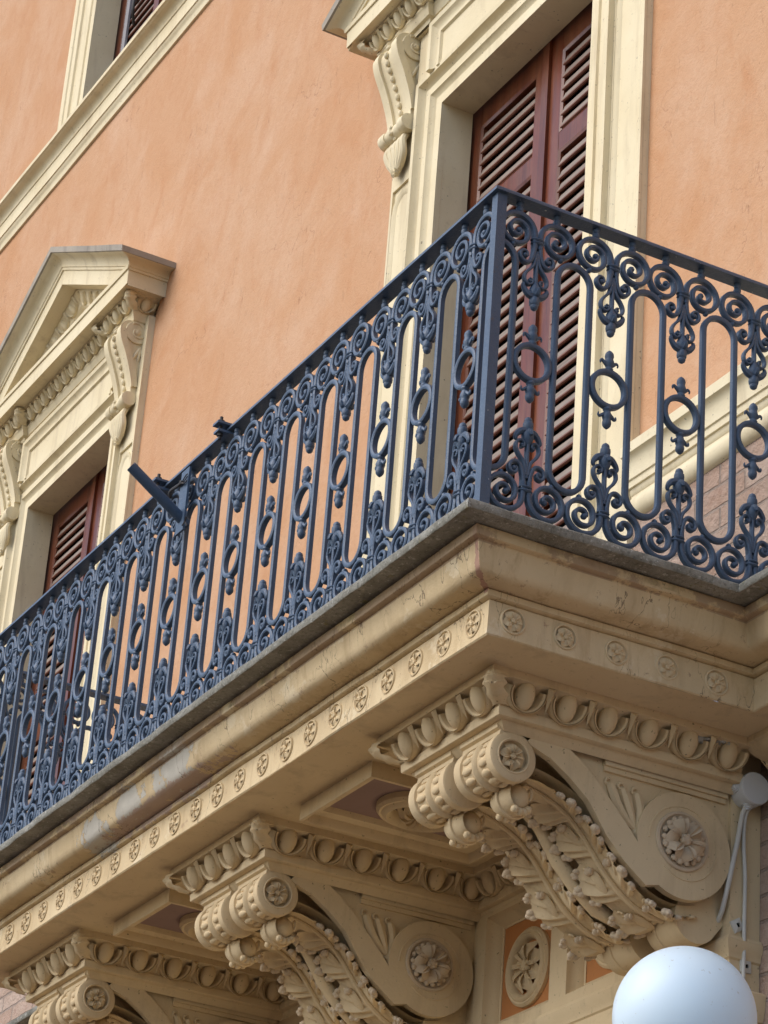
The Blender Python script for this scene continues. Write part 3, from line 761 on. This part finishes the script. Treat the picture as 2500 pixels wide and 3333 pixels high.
# fascia rosettes
def fascia_flower():
    mb = MB(); R = .031
    ring_mold(mb, (0, 0, 0), (1, 0, 0), (0, 0, 1), (0, -1, 0), .036, [(.003, -.002), (.002, .004), (-.001, .005), (-.003, .001), (-.004, -.003)], 22)
    mb.lathe((0, .004, 0), (0, -1, 0), [(.036, 0), (.0355, .001), (0, .0012)], 24)
    rosette(mb, (0, .001, 0), (1, 0, 0), (0, 0, 1), (0, -1, 0), R, 6, .27, .18)
    return mb
fl0 = None
spots = [(-.258-.1605*k, .181, 0) for k in range(24)]+[(-.181, .258+.166*k, PI/2) for k in range(5)]+[(BL+.181, .258+.166*k, -PI/2) for k in range(5)]
for i, (x, y, r) in enumerate(spots):
    if fl0 is None: fl0 = build('fascia_rosette', fascia_flower(), CREAM, bal); o = fl0
    else: o = fl0.copy(); COL.objects.link(o)
    o.location = (x, y, -.224); o.rotation_euler = (0, random.uniform(0, 2), 0) if r == 0 else (0, 0, r)
    o.scale = (random.uniform(.94, 1.06),)*3
# coffers between the brackets
BX = [-.675, -2.12, -3.565]
for cx in ((BX[0]+BX[1])/2-.012, (BX[1]+BX[2])/2-.012):
    cf = MB(); x0, x1, y0, y1 = cx-.235, cx+.235, .37, .985
    cf.sweep([(x0, y0, 0), (x1, y0, 0), (x1, y1, 0), (x0, y1, 0), (x0, y0, 0)], [(0, -.279), (0, -.330), (.008, -.332), (.014, -.326), (.020, -.305), (.052, -.300), (.056, -.292), (.060, -.279)], (0, 0, 1), caps=False)
    co = build('coffer', cf, CREAM, bal)
    pn = MB(); pn.quad((x0+.05, y0+.05, -.2825), (x1-.05, y0+.05, -.2825), (x1-.05, y1-.05, -.2825), (x0+.05, y1-.05, -.2825)); build('coffer_panel', pn, MAUVE, co)
    md = MB(); C0 = V((cx, (y0+y1)/2, -.283))
    ring_mold(md, C0, (1, 0, 0), (0, 1.05, 0), (0, 0, -1), .118, [(.022, 0), (.022, .018), (.014, .028), (.006, .026), (0, .034), (-.010, .040), (-.020, .032), (-.026, .014), (-.028, 0)])
    rosette(md, C0, (1, 0, 0), (0, 1, 0), (0, 0, -1), .088, 9, .30, .30, two=True); build('medallion', md, CREAM, co)
# egg moulding along the wall between the brackets, plain bed mould beyond
em = MB()
for x0, x1 in ((BX[0]-.235, PX1), (BX[1]+.235, BX[0]-.235), (BX[2]+.235, BX[1]-.235), (PX0, BX[2]-.235)):
    if x1 < x0: x0, x1 = x1, x0
    if x1-x0 < .2: continue
    em.sweep([(x0, 1.0802, 0), (x1, 1.0802, 0)], [(a, z+.001) for a, z in CROWN], (0, 0, 1)); eggs(em, (x0+.08, 1.081, 0), (x1-.06, 1.081, 0), V((0, -1, 0)), round((x1-x0-.14)/.136))
build('egg_moulding', em, CREAM, bal)
bd = MB()
for x0, x1 in ((-.449, 5), (-60, PX0)):
    bd.sweep([(x0 if x0 < -1 else -.36, 1.10, 0), (x1, 1.10, 0)], [(.04, -.2795), (.04, -.297), (.050, -.300), (.056, -.310), (.080, -.322), (.118, -.330), (.122, -.342), (.140, -.348), (.146, -.366), (.168, -.375)], (0, 0, 1), sub=.15)
bd.jitter(.003, 3); build('bed_moulding', bd, CREAM, bal)

# ================================================================== BRACKETS
def acanthus(mb, xm, hw, flip=1):
    """leaf hugging the underside of the strap; main rib from the wall foot (s=0) to the curled tip (s=1)"""
    rib = spline([(1.075, -.792), (1.00, -.806), (.915, -.790), (.835, -.740), (.772, -.672), (.722, -.612), (.668, -.565), (.605, -.535), (.550, -.519), (.505, -.513)], 6)
    R = [V((0, p.x, p.y)) for p in rib]; n = len(R)
    T = [(R[min(i+1, n-1)]-R[max(i-1, 0)]).normalized() for i in range(n)]
    N = [V((1, 0, 0)).cross(t) for t in T]       # outward (down / forward)
    N = [(-q if q.z > 0.2 or (q.y > .3) else q) for q in N]
    def at(s):
        f = max(0, min(1, s))*(n-1); i = min(int(f), n-2); k = f-i
        return R[i].lerp(R[i+1], k), T[i].lerp(T[i+1], k).normalized(), N[i].lerp(N[i+1], k).normalized()
    X = V((1, 0, 0))
    # blade
    def blade(a, b):
        s = a; q = b*2-1; P, t, nn = at(s)
        lob = abs(math.sin(s*PI*4.6+.5))
        wd = hw*(.60+.14*lob)*(1-.25*max(0, s-.8)/.2)
        h = -.010+.016*q*q+.010*math.exp(-(q*9)**2)-.004*math.cos(q*17)*(1-abs(q))
        return P+X*(xm+q*wd)+nn*h
    mb.grid(blade, 40, 20, 0)
    back = lambda a, b: at(a)[0]+X*(xm+(b*2-1)*hw*.6)-at(a)[2]*.030
    mb.grid(back, 20, 4, 0)
    # mid rib
    mb.tube([at(k/24)[0]+X*xm+at(k/24)[2]*(.000) for k in range(25)], [.010-.004*(k/24) for k in range(25)], 8)
    # side lobes, each a fan of curled fingers leaning towards the tip
    for li, s0 in enumerate((.06, .25, .43, .60)):
        for sg in (-1, 1):
            L = hw*(1.12-.05*li); span = .185
            def lobe(p, q):
                q2 = q*2-1
                fing = .5+.5*math.cos(q2*PI*3.0)
                s = s0+.05+q2*span*.44*(.45+.55*p)+.070*p
                P, t, nn = at(s)
                reach = L*(.10+.90*p*(1-.34*q2*q2)*(1-.24*(1-fing)*p))
                h = -.006+.032*p**2.2+.012*fing*math.sin(PI*p*.9)-.016*q2*q2*p+.012*(1-abs(q2))*math.sin(PI*p)
                return P+X*(xm+sg*reach)+nn*h
            mb.grid(lobe, 9, 24, 0)
            mb.grid(lambda p, q: lobe(.25+.75*p, q)-at(s0+.1)[2]*(.013*(1-abs(2*q-1)*.6)), 5, 16, 0)
            for q2, sc in ((-.68, .9), (0.0, 1.25), (.68, .95)):
                for dq, k2 in ((-.10, .8), (.10, .8), (0, 1.0)):
                    e = lobe(1.0, (q2+dq+1)/2); P, tt, nn = at(s0+.12)
                    ax = (X*sg*.75+nn*.55+tt*.35).normalized(); bx = ax.cross(nn).normalized(); cx = ax.cross(bx)
                    mb.ell(e-ax*.003, ax*.015*sc*k2, bx*.0095*sc, cx*.009*sc, 8, 6, 1)
            # drilled eye between lobes
            P, tt, nn = at(s0-.015); c = P+X*(xm+sg*hw*.62)+nn*(.006)
            mb.tube([c+(X*math.cos(a)*.012+tt*math.sin(a)*.010) for a in [k*2*PI/10 for k in range(10)]], .004, 5, closed=True)
    # curled lobe tips lying over the blade
    for s1 in (.10, .30, .50):
        P, tt, nn = at(s1+.10)
        for sg in (-1, 1):
            c = P+X*(xm+sg*hw*.44)+nn*.002
            for k in range(4):
                a = (k-1.5)*.55; dv = (tt*math.cos(a)+X*sg*math.sin(a))
                mb.ell(c+dv*.012+nn*.006, dv*.013, nn.cross(dv)*.0075, nn*.009, 8, 6, 1)
            mb.ell(c-tt*.030-nn*.002, tt*.050, X*.022, nn*.010, 12, 6, 0)
    # curled tip: a hood rolled forward and under
    C = V((0, .497, -.566))
    def hood(a, b):
        q = b*2-1; th = math.radians(60+250*a); r = .050*(1-.18*q*q)
        wd = .056*(math.sin(PI*min(1, .28+.62*a))**.6)
        sc = 1+.10*math.cos(q*PI*3)*(a > .55)*(a-.55)*2
        return C+V((xm+q*wd, r*sc*math.cos(th), r*sc*math.sin(th)))
    mb.grid(hood, 24, 12, 0)
    mb.ell(C+X*xm, X*.052, V((0, .043, 0)), V((0, 0, .043)), 14, 10, 0)
    mb.tube([C+V((xm, .052*math.cos(math.radians(60+250*k/20)), .052*math.sin(math.radians(60+250*k/20)))) for k in range(21)], .006, 6)
    for sg in (-1, 1):
        for k in range(4):
            th = math.radians(250+22*k); mb.ell(C+V((xm+sg*(.040-.004*k), .046*math.cos(th), .046*math.sin(th))), X*.013, V((0, .012, 0)), V((0, 0, .012)), 8, 6, 0)
        mb.tube([C+V((xm+sg*(.030+.010*math.cos(a)), .036, 0.012+.016*math.sin(a))) for a in [k*2*PI/10 for k in range(10)]], .004, 5, closed=True)

def bracket():
    th = thing('balcony_bracket', (0, 0, 0), '', 'bracket', 'scroll brackets under the balcony')
    H = .235
    # crown
    cr = MB(); hc = .335
    cr.sweep([(-hc, 1.1651, 0), (-hc, .297, 0), (hc, .297, 0), (hc, 1.1651, 0)], CROWN, (0, 0, 1), caps=False)
    eggs(cr, (-hc+.06, .297, 0), (hc-.06, .297, 0), V((0, -1, 0)), 4)
    eggs(cr, (hc, .297+.055, 0), (hc, 1.165, 0), V((1, 0, 0)), 6); eggs(cr, (-hc, .297+.055, 0), (-hc, 1.165, 0), V((-1, 0, 0)), 6)
    corner_leaf(cr, (hc, .297, 0), (-1, 0, 0), (0, 1, 0)); corner_leaf(cr, (-hc, .297, 0), (1, 0, 0), (0, 1, 0))
    build('egg_crown', cr, CREAM, th)
    # body: core + cheeks
    lower = [(.475, -.430), (.489, -.441), (.551, -.463), (.613, -.502), (.676, -.552), (.696, -.578), (.74, -.642), (.804, -.706), (.875, -.758)]
    vol = arc(1.0, -.614, .157, 243, 360+60, 26)
    bd = MB()
    core = [(.395, -.394), (.42, -.425)]+[(y+.022, z+.034) for y, z in lower[2:]]+arc(1.0, -.600, .128, 250, 372, 18)+[(1.1651, -.55), (1.1651, -.394)]
    bd.prism([(-H+.022, y, z) for y, z in core], (2*H-.044, 0, 0))
    upper_ = [(.609, -.417), (.664, -.455), (.711, -.497), (.767, -.553), (.812, -.600), (.842, -.635)]
    for s in (-1, 1):
        x0 = s*(H-.024); e = V((s*.024, 0, 0))
        # strap that turns into the great volute
        st = [(.50, -.398)]+[(.56, -.402)]+upper_+[(.90, -.70), (.93, -.745), (.875, -.758)]+lower[::-1][1:]
        def ext(poly, a=x0, ex=e): bd.prism([(a, y, z) for y, z in poly], ex)
        ext(st); ext(arc(1.0, -.614, .157, 0, 354, 44))
        # raised edge of the spiral inside the volute
        sp = [V((s*H, 1.0+(.10+.0035*t)*math.cos(-2.3+t*.95), -.612+(.10+.0035*t)*math.sin(-2.3+t*.95))) for t in [k*.25 for k in range(24)]]
        bd.tube(sp, .003, 5)
        # flat panel mould above the volute
        pm = MB(); pm.box(min(s*(H-.022), s*(H-.006)), max(s*(H-.022), s*(H-.006)), .735, 1.150, -.432, -.398)
        pm.box(min(s*(H-.022), s*(H-.013)), max(s*(H-.022), s*(H-.013)), .735, 1.147, -.447, -.4325); bd.merge(pm)
        # three-stemmed husk beside the strap
        for k, (ty, tz) in enumerate(((.757, -.482), (.800, -.486), (.846, -.490))):
            B0 = V((s*(H-.018), .846, -.600)); Tp = V((s*(H-.018), ty, tz)); d = Tp-B0
            nn = V((0, -d.z, d.y)).normalized()
            pts = [B0+d*(j/8)+nn*(.012*math.sin(PI*j/8)*(k-1)*-1) for j in range(9)]
            bd.tube(pts, [.005+.0105*math.sin(PI*min(1, j/8*.72))*1.0 for j in range(9)], 7)
            cc = Tp+V((0, -.006, .004)); bd.tube([cc+V((0, (.013-.0016*j)*math.cos(1.2+j*.75), (.013-.0016*j)*math.sin(1.2+j*.75))) for j in range(8)], .0045, 6)
        bd.ell((s*(H-.018), .846, -.604), (.010, 0, 0), (0, .011, 0), (0, 0, .011), 8, 6)
    # rounded channel between the two consoles
    # blocks over the rolls
    gap = .026
    for s in (-1, 1):
        a, b2 = (gap, H-.002) if s > 0 else (-H+.002, -gap)
        bd.sweep([(a, .375, 0), (b2, .375, 0)], [(.06, -.396), (.0, -.398), (.002, -.412), (.012, -.417), (.010, -.430), (.020, -.437), (.06, -.44)], (0, 0, 1))
    # tails under the volutes, against the wall
    tl = [(.985, -.755), (.990, -.80), (1.000, -.835), (1.022, -.862), (1.055, -.872), (1.095, -.858), (1.128, -.815), (1.1655, -.77), (1.1655, -.60)]
    for s in (-1, 1):
        wt = H-.085; a = .040 if s > 0 else -H+.045
        tc = arc(1.075, -.80, .072, 150, 330, 12); poly_ = [(1.03, -.70)]+tc+[(1.1655, -.80), (1.1655, -.62)]
        bd.prism([(a, y, z) for y, z in poly_], (wt, 0, 0))
        bd.tube([V((a+wt*.30, y-.001, z)) for y, z in tc], .004, 5)
    body = build('scroll_body', bd, CREAM, th)
    # sunk discs with rosettes on the great volutes
    for s in (-1, 1):
        vr = MB(); C0 = V((s*(H+.0005), .992, -.603)); U = V((0, s, 0)); Wv = V((0, 0, 1)); Nn = V((s, 0, 0))
        ring_mold(vr, C0, U, Wv, Nn, .083, [(.006, .0005), (.004, .006), (-.003, .007), (-.008, .002), (-.010, .0007), (-.08, .0007)], 36)
        rosette(vr, C0+Nn*.001, U, Wv, Nn, .070, 6, .27, .30)
        for k in range(18):
            a = 2*PI*k/18; vr.ell(C0+(U*math.cos(a)+Wv*math.sin(a))*.064+Nn*.008, U*.010, Wv*.010, Nn*.008, 7, 5)
        build('volute_rosette', vr, LEAFM, body)
    # two rolls
    for s in (-1, 1):
        ro = MB(); a, b2 = (.026, H) if s > 0 else (-H, -.026); Lr = b2-a; cy, cz, R = .432, -.486, .073
        prof = [(.0, 0), (R-.006, 0), (R, .004), (R, .030), (R-.002, .034), (R-.010, .036), (R-.010, Lr*.44), (R-.003, Lr*.46), (R+.001, Lr*.50), (R-.003, Lr*.54), (R-.010, Lr*.56), (R-.010, Lr-.036), (R-.002, Lr-.034), (R, Lr-.030), (R, Lr-.004), (R-.006, Lr), (.046, Lr), (.044, Lr-.014), (.0, Lr-.014)]
        if s < 0: prof = [(r, Lr-h) for r, h in prof][::-1]
        # the disc end faces outwards on each side
        ro.lathe((a, cy, cz), (1, 0, 0), prof, 40)
        for k in range(13):   # leaf tongues and dashes around the roll
            an = 2*PI*k/13; d = V((0, math.cos(an), math.sin(an))); tn = V((0, -math.sin(an), math.cos(an)))
            o0 = V((a, cy, cz))+d*(R-.009)
            ro.ell(o0+V((Lr*.29, 0, 0)), V((.026, 0, 0)), tn*.012, d*.007, 8, 6)
            ro.ell(o0+V((Lr*.70, 0, 0)), V((.022, 0, 0)), tn*.013, d*.007, 8, 6)
        for xe, sg in (((b2, 1),) if s > 0 else ((a, -1),)):
            C0 = V((xe-sg*.0125, cy, cz)); rosette(ro, C0, (0, sg, 0), (0, 0, 1), (sg, 0, 0), .040, 7, .24, .26)
            ring_mold(ro, V((xe, cy, cz)), (0, sg, 0), (0, 0, 1), (sg, 0, 0), .050, [(.003, 0.0005), (0, .003), (-.004, 0.0005)], 30)
        build('scroll_roll', ro, CREAM, th)
    for s in (-1, 1):
        lf = MB(); acanthus(lf, s*.130, .108); build('acanthus_leaf', lf, [CREAM, LEAFM], th)
    # rounded moulding in the channel between the leaves
    ch = MB(); ch.tube([V((0, y-.01, z-.012)) for y, z in lower[2:]]+[V((0, .95, -.79)), V((0, 1.03, -.79))], .024, 10); build('channel_moulding', ch, CREAM, th)
    return th
br = bracket()
BLAB = ['large corner bracket with twin scrolls and acanthus leaves, nearest to the white globe lamp',
        'middle twin-scroll bracket with acanthus leaves, under the centre of the balcony',
        'farthest twin-scroll bracket, at the lower left by the pink brick wall']
for i, x in enumerate(BX):
    o = br if i == 0 else copy_tree(br)
    o.location = (x, 0, 0); o['label'] = BLAB[i]

# ================================================================== RAILING
rail = thing('iron_railing', (0, 0, 0), 'blue-grey cast iron railing of scrolls, rings and buds round the balcony', 'railing')
T_ = .021
def sc_path(c, r0s, a0, a1, n, sg):
    """spiral about c in (u,z); r0s = list of (angle, radius) knots, angles in degrees decreasing"""
    out = []
    for i in range(n+1):
        a = a0+(a1-a0)*i/n
        for (aa, ra), (ab, rb) in zip(r0s, r0s[1:]):
            if ab <= a <= aa: r = ra+(rb-ra)*(aa-a)/(aa-ab); break
        out.append(V((sg*(c[0]+r*math.cos(math.radians(a))), 0, c[1]+r*math.sin(math.radians(a)))))
    return out
def half_scrollwork(f):
    """upper ornament of one panel; f maps z to mirrored z for the lower one"""
    mb = MB(); B = (0, 1, 0)
    for sg in (-1, 1):
        big = [V((sg*.0085, 0, .900)), V((sg*.0095, 0, .922))]+sc_path((.0655, .945), [(180, .056), (90, .0535), (0, .053), (-90, .046), (-180, .033), (-270, .0285), (-360, .026), (-450, .018), (-540, .009)], 180, -540, 60, sg)
        wv = [.0145]*3+[.0145-.0048*(i/60) for i in range(60)]
        mb.ribbon(big, B, wv[:len(big)], T_)
        mb.ell((sg*.061, 0, .945), (.0095, 0, 0), (0, T_*.5, 0), (0, 0, .0095), 10, 8)
        sm = [V((sg*.0085, 0, .905))]+[V((sg*p.x, 0, p.y)) for p in spline([(.0095, .900), (.013, .874), (.022, .853), (.036, .846), (.050, .853), (.055, .868), (.048, .881), (.036, .880), (.032, .870), (.037, .863)], 5)]
        mb.ribbon(sm, B, [.0125-.005*(i/len(sm)) for i in range(len(sm))], T_*.95)
        mb.ell((sg*.040, 0, .868), (.0085, 0, 0), (0, T_*.5, 0), (0, 0, .0085), 10, 8)
        td = [V((sg*p.x, 0, p.y)) for p in spline([(.004, .880), (.006, .860), (.013, .838), (.029, .818), (.037, .800), (.034, .783), (.023, .776), (.013, .782), (.013, .793), (.021, .796)], 5)]
        mb.ribbon(td, B, [.0095-.003*(i/len(td)) for i in range(len(td))], T_*.85)
        mb.ell((sg*.0185, 0, .789), (.006, 0, 0), (0, T_*.4, 0), (0, 0, .006), 8, 6)
        # curled leaves of the bud
        for by, k in ((0, 1.0),):
            lp = [V((sg*p.x, 0, p.y)) for p in spline([(.006, .744), (.020, .745), (.031, .754), (.039, .768), (.036, .778)], 4)]
            mb.tube(lp, [.010, .0115, .012, .0115, .011, .0105, .010, .0095, .009, .0088, .0082, .0075, .007, .0065, .006, .005, .004][:len(lp)], 7)
        mb.ell((sg*.080, 0, .893), (.0085, 0, 0), (0, T_*.5, 0), (0, 0, .010), 8, 6)
        mb.lathe((sg*.0625, 0, 1.000), (0, 0, 1), [(.006, 0), (.010, .006), (.0115, .012), (.0115, .017), (.008, .021), (.010, .024), (.011, .030), (.010, .038)], 10)
    for by in (-1, 1):
        lp = spline([(0, by*.006, .748), (0, by*.014, .746), (0, by*.020, .752), (0, by*.023, .762)], 4)
        mb.tube(lp, [.010, .0098, .0095, .009, .0085, .008, .0075, .007, .0065, .006, .0055, .005, .004][:len(lp)], 6)
    mb.ribbon([(0, 0, .890), (0, 0, .83), (0, 0, .775)], B, .010, T_*.8)
    for dz, w_, h in ((.918, .021, .007), (.929, .0225, .0075)):
        mb.ell((0, 0, dz), (w_, 0, 0), (0, .0165, 0), (0, 0, h), 14, 8)
    mb.lathe((0, 0, 0), (0, 0, 1), [(.006, .790), (.011, .780), (.016, .769), (.0185, .757), (.0165, .745), (.0130, .740), (.0145, .734), (.0155, .726), (.0145, .717), (.0115, .713), (.0120, .709), (.0095, .702), (.003, .697)], 12)
    for p in mb.v: p.z = f(p.z)
    return mb
def ring_mb():
    mb = MB(); C = .525
    mb.ribbon([(.0555*math.cos(a), 0, C+.0555*math.sin(a)) for a in [2*PI*k/36 for k in range(36)]], (0, 1, 0), .0150, T_*1.05, closed=True)
    for f in (lambda z: z, lambda z: 1.05-z):
        k = MB(); k.lathe((0, 0, 0), (0, 0, 1), [(.012, .584), (.013, .590), (.0095, .596), (.0125, .604), (.0150, .612), (.0125, .620), (.0115, .624), (.0135, .632), (.0125, .640), (.008, .647), (.002, .652)], 12)
        for sg in (-1, 1):
            lp = [V((sg*p.x, 0, p.y)) for p in spline([(.006, .603), (.016, .610), (.024, .616), (.029, .612), (.028, .605)], 4)]
            k.tube(lp, [.007-.0003*i for i in range(len(lp))], 6)
        for p in k.v: p.z = f(p.z)
        mb.merge(k)
    return mb
def loop_mb(half=0):
    w_, zt_, zb_ = .055, .889, .161; r = .058
    top = arc(0, zt_-r, w_, 0, 180, 14, r); bot = arc(0, zb_+r, w_, 180, 360, 14, r)
    pts = top+[(-w_, .7), (-w_, .525), (-w_, .35)]+bot+[(w_, .35), (w_, .525), (w_, .7)]
    mb = MB()
    if half == 0: mb.ribbon([(x, 0, z) for x, z in pts], (0, 1, 0), .0158, .019, closed=True)
    else:
        h = [(half*abs(x), 0, z) for x, z in arc(0, zt_-r, w_, 90, 0, 8, r)+[(w_, .7), (w_, .525), (w_, .35)]+arc(0, zb_+r, w_, 360, 270, 8, r)]
        mb.ribbon(h, (0, 1, 0), .0158, .019)
    return mb
ups = build('scroll_panel', half_scrollwork(lambda z: z), IRON, rail); low = build('lower_scrollwork', half_scrollwork(lambda z: 1.05-z), IRON, ups); rg = build('ring', ring_mb(), IRON, ups)
lp0 = build('bar_loop', loop_mb(), IRON, rail)
hl = {}
RC = .090                                                          # centre line of the railing, in from the slab edge
first = True
def panel(x, y, rz):
    global first
    if first: o = ups; first = False
    else:
        o = ups.copy(); COL.objects.link(o)
        for ch in (low, rg):
            c2 = ch.copy(); COL.objects.link(c2); c2.parent = o
    o.location = (x, y, random.uniform(-.002, .002)); o.rotation_euler = (random.uniform(-.006, .006), random.uniform(-.006, .006), rz)
lfirst = True
def loop(x, y, rz):
    global lfirst
    if lfirst: o = lp0; lfirst = False
    else: o = lp0.copy(); COL.objects.link(o)
    o.location = (x, y, 0); o.rotation_euler = (0, 0, rz)
hfirst = {}
def hloop(x, y, rz, s):
    if s not in hfirst: o = hfirst[s] = build('half_loop', loop_mb(s), IRON, rail)
    else: o = hfirst[s].copy(); COL.objects.link(o)
    o.location = (x, y, 0); o.rotation_euler = (0, 0, rz)
for k in range(16):
    panel(-.2225-.25*k, RC, 0)
    if k < 15: loop(-.3475-.25*k, RC, 0)
hloop(-.0975, RC, 0, -1); hloop(-4.0975, RC, 0, 1)
for X0 in (-RC, BL+RC):
    for k in range(4):
        panel(X0, .2225+.25*k, PI/2); loop(X0, .3475+.25*k, PI/2)
    hloop(X0, .0975, PI/2, 1)
# corner posts, wall posts
for x, y in ((-RC, RC), (BL+RC, RC), (-RC, 1.225), (BL+RC, 1.225)):
    p = MB(); h = .0155
    p.sweep([(x-h, y-h, 0), (x+h, y-h, 0), (x+h, y+h, 0), (x-h, y+h, 0), (x-h, y-h, 0)], [(0, .0), (0, 1.036)], (0, 0, 1), caps=False)
    build('corner_post' if y < 1 else 'wall_post', p, IRON, rail)
tr = MB(); o_ = .062
HR = [(0, 1.037), (0, 1.046), (.003, 1.050), (.049, 1.050), (.052, 1.046), (.052, 1.037)]
tr.sweep([(BL+o_, 1.258, 0), (BL+o_, o_, 0), (-o_, o_, 0), (-o_, 1.258, 0)], HR, (0, 0, 1), closed_prof=True, sub=.12); tr.jitter(.0012, 2.0)
build('top_rail', tr, IRON, rail)

# ================================================================== SMALL FIXTURES
fp = thing('flagpole_holder', (-2.12, .06, .78), 'short blue-grey steel tube slanting outwards from a plate strapped to the railing', 'flagpole holder')
p = MB(); p.box(-2.155, -2.092, .052, .060, .775, 1.016); p.box(-2.15, -2.098, .0605, .078, .80, .82); build('mounting_plate', p, IRON, fp)
A, Bq = V((-2.128, .050, .836)), V((-2.118, -.150, .963)); d = (Bq-A).normalized()
p = MB(); L = (Bq-A).length+.03
p.lathe(A-d*.03, d, [(.0, 0), (.019, 0), (.019, L), (.016, L), (.016, L-.09), (0, L-.09)], 24); build('tube', p, IRON, fp)
p = MB(); p.tube(spline([(-2.35, .10, 1.010), (-2.25, .055, .985), (-2.16, .046, .968), (-2.122, .044, .965)], 6), .006, 8)
for q in range(3): p.tube([(-2.156+.064*t, .048-.006*math.sin(PI*t), .965+.004*q+.012*math.sin(6*t+q)) for t in [k/10 for k in range(11)]], .0022, 5)
build('tie_rod', p, BOLT, fp); p = MB()
p.tube(spline([(-2.095, .05, .79), (-2.070, .045, .787), (-2.055, .043, .792), (-2.045, .04, .80)], 4), .0025, 5); p.tube(spline([(-2.062, .044, .79), (-2.05, .045, .775), (-2.045, .045, .765)], 4), .0022, 5)
build('tie_wire', p, BOLT, fp)
for xx, lab in ((-1.83, 'small bolted steel clamp on top of the handrail, right of the slanting tube'), (-2.335, 'rusty clamp bolt on the handrail, partly behind the slanting tube')):
    cl = thing('rail_clamp', (xx, .075, 1.03), lab, 'clamp', 'clamps bolted on the handrail')
    p = MB(); p.box(xx-.022, xx+.022, .020, .128, 1.0515, 1.060); p.box(xx-.020, xx+.020, .025, .128, 1.022, 1.031); build('clamp_plate', p, IRON, cl)
    p = MB()
    p.lathe((xx, .040, 1.0), (0, 0, 1), [(.006, 0), (.006, .006), (.006, .085), (.0, .085)], 10); p.lathe((xx, .040, 1.060), (0, 0, 1), [(.012, 0), (.012, .011), (.006, .012)], 6); p.lathe((xx, .040, 1.012), (0, 0, 1), [(.011, 0), (.011, .010)], 6)
    build('bolt', p, BOLT, cl)

jb = thing('junction_box', (-.45, 1.225, -.39), 'round pale grey electrical junction box on the pier beside the corner bracket', 'junction box')
p = MB(); p.lathe((-.450, 1.207, -.404), (1, 0, 0), [(.046, 0), (.048, .006), (.048, .046), (.046, .050), (.0495, .051), (.0495, .060), (.047, .064), (0, .065)], 32); build('box_body', p, BOXM, jb)
for d_ in ((0, -1, 0), (0, -.15, -1)):
    dv = V(d_).normalized(); p = MB(); p.lathe(V((-.420, 1.207, -.404))+dv*.046, dv, [(.016, 0), (.016, .004), (.012, .005), (.012, .009), (.008, .010), (.007, .014), (.004, .015)], 16); build('cable_gland', p, BOXM, jb)
ca = MB(); ca.tube(spline([(-.420, 1.196, -.45), (-.432, 1.19, -.478), (-.437, 1.181, -.546), (-.438, 1.166, -.619), (-.440, 1.153, -.685), (-.455, 1.150, -.735), (-.474, 1.150, -.774), (-.511, 1.152, -.802), (-.562, 1.152, -.815), (-.608, 1.152, -.831), (-.66, 1.152, -.852), (-.74, 1.152, -.90)], 5), .0075, 10)
tag(build('power_cable', ca, CABLE), 'grey cable curving from the junction box down to the left behind the globe', 'cable')
cb = MB(); cb.tube(spline([(-.418, 1.206, -.45), (-.436, 1.203, -.485), (-.441, 1.203, -.558), (-.441, 1.209, -.661), (-.441, 1.208, -.782), (-.441, 1.208, -.884), (-.441, 1.207, -.971), (-.441, 1.206, -1.25), (-.441, 1.206, -1.9)], 5), .006, 10)
tag(build('power_cable', cb, CABLE), 'thin cream cable hanging straight down the pier from the junction box', 'cable')
def clip(y, z, r, lab):
    th = thing('cable_clip', (-.449, y, z), lab, 'cable clip', 'square cable clips on the pier')
    th.rotation_euler = (r, 0, 0); p = MB(); h = .018
    p.sweep([(0, -h, -h), (0, h, -h), (0, h, h), (0, -h, h), (0, -h, -h)], [(0, -.002), (0, .004), (.012, .010), (.012, .003), (.03, .003)], (1, 0, 0), caps=False)
    build('clip_base', p, CLIPM, th, local=True); q = MB(); q.box(.002, .0045, -.009, .009, -.008, .008); build('clip_slot', q, DARK, th, local=True)
clip(1.188, -.804, .55, 'empty square white cable clip, tilted, left of the straight cable'); clip(1.218, -.918, .03, 'square white cable clip under the straight cable, lower one near the globe')

gc = V((-.070, .765, -1.249)); GR = .186
gl = thing('globe_lamp', gc, 'round white opal globe lamp, unlit, in front of the bracket wall', 'lamp')
p = MB(); p.ell(gc, (GR, 0, 0), (0, GR, 0), (0, 0, GR), 64, 40); build('glass_globe', p, GLOBE, gl)
p = MB(); p.lathe(gc-V((0, 0, GR+.06)), (0, 0, 1), [(.05, 0), (.075, .01), (.078, .05), (.07, .075)], 24); p.tube(spline([gc-V((0, 0, GR+.05)), gc+V((0, .05, -GR-.14)), gc+V((-.02, .3, -GR-.16)), gc+V((-.02, .48, -GR-.10))], 6), .016, 10); build('lamp_arm', p, IRON, gl)

ns = MB(); random.seed(3)
for k in range(46):
    ns.ell((-.372+random.gauss(0, .012), 1.040+random.gauss(0, .028), -.288-abs(random.gauss(0, .014))), (random.uniform(.008, .016), 0, 0), (0, random.uniform(.008, .018), 0), (0, 0, random.uniform(.006, .014)), 7, 5)
ns.jitter(.005, 40)
tag(build('wasp_nest', ns, NESTM), 'crumbly grey mud nest stuck under the cornice above the corner bracket', 'nest')
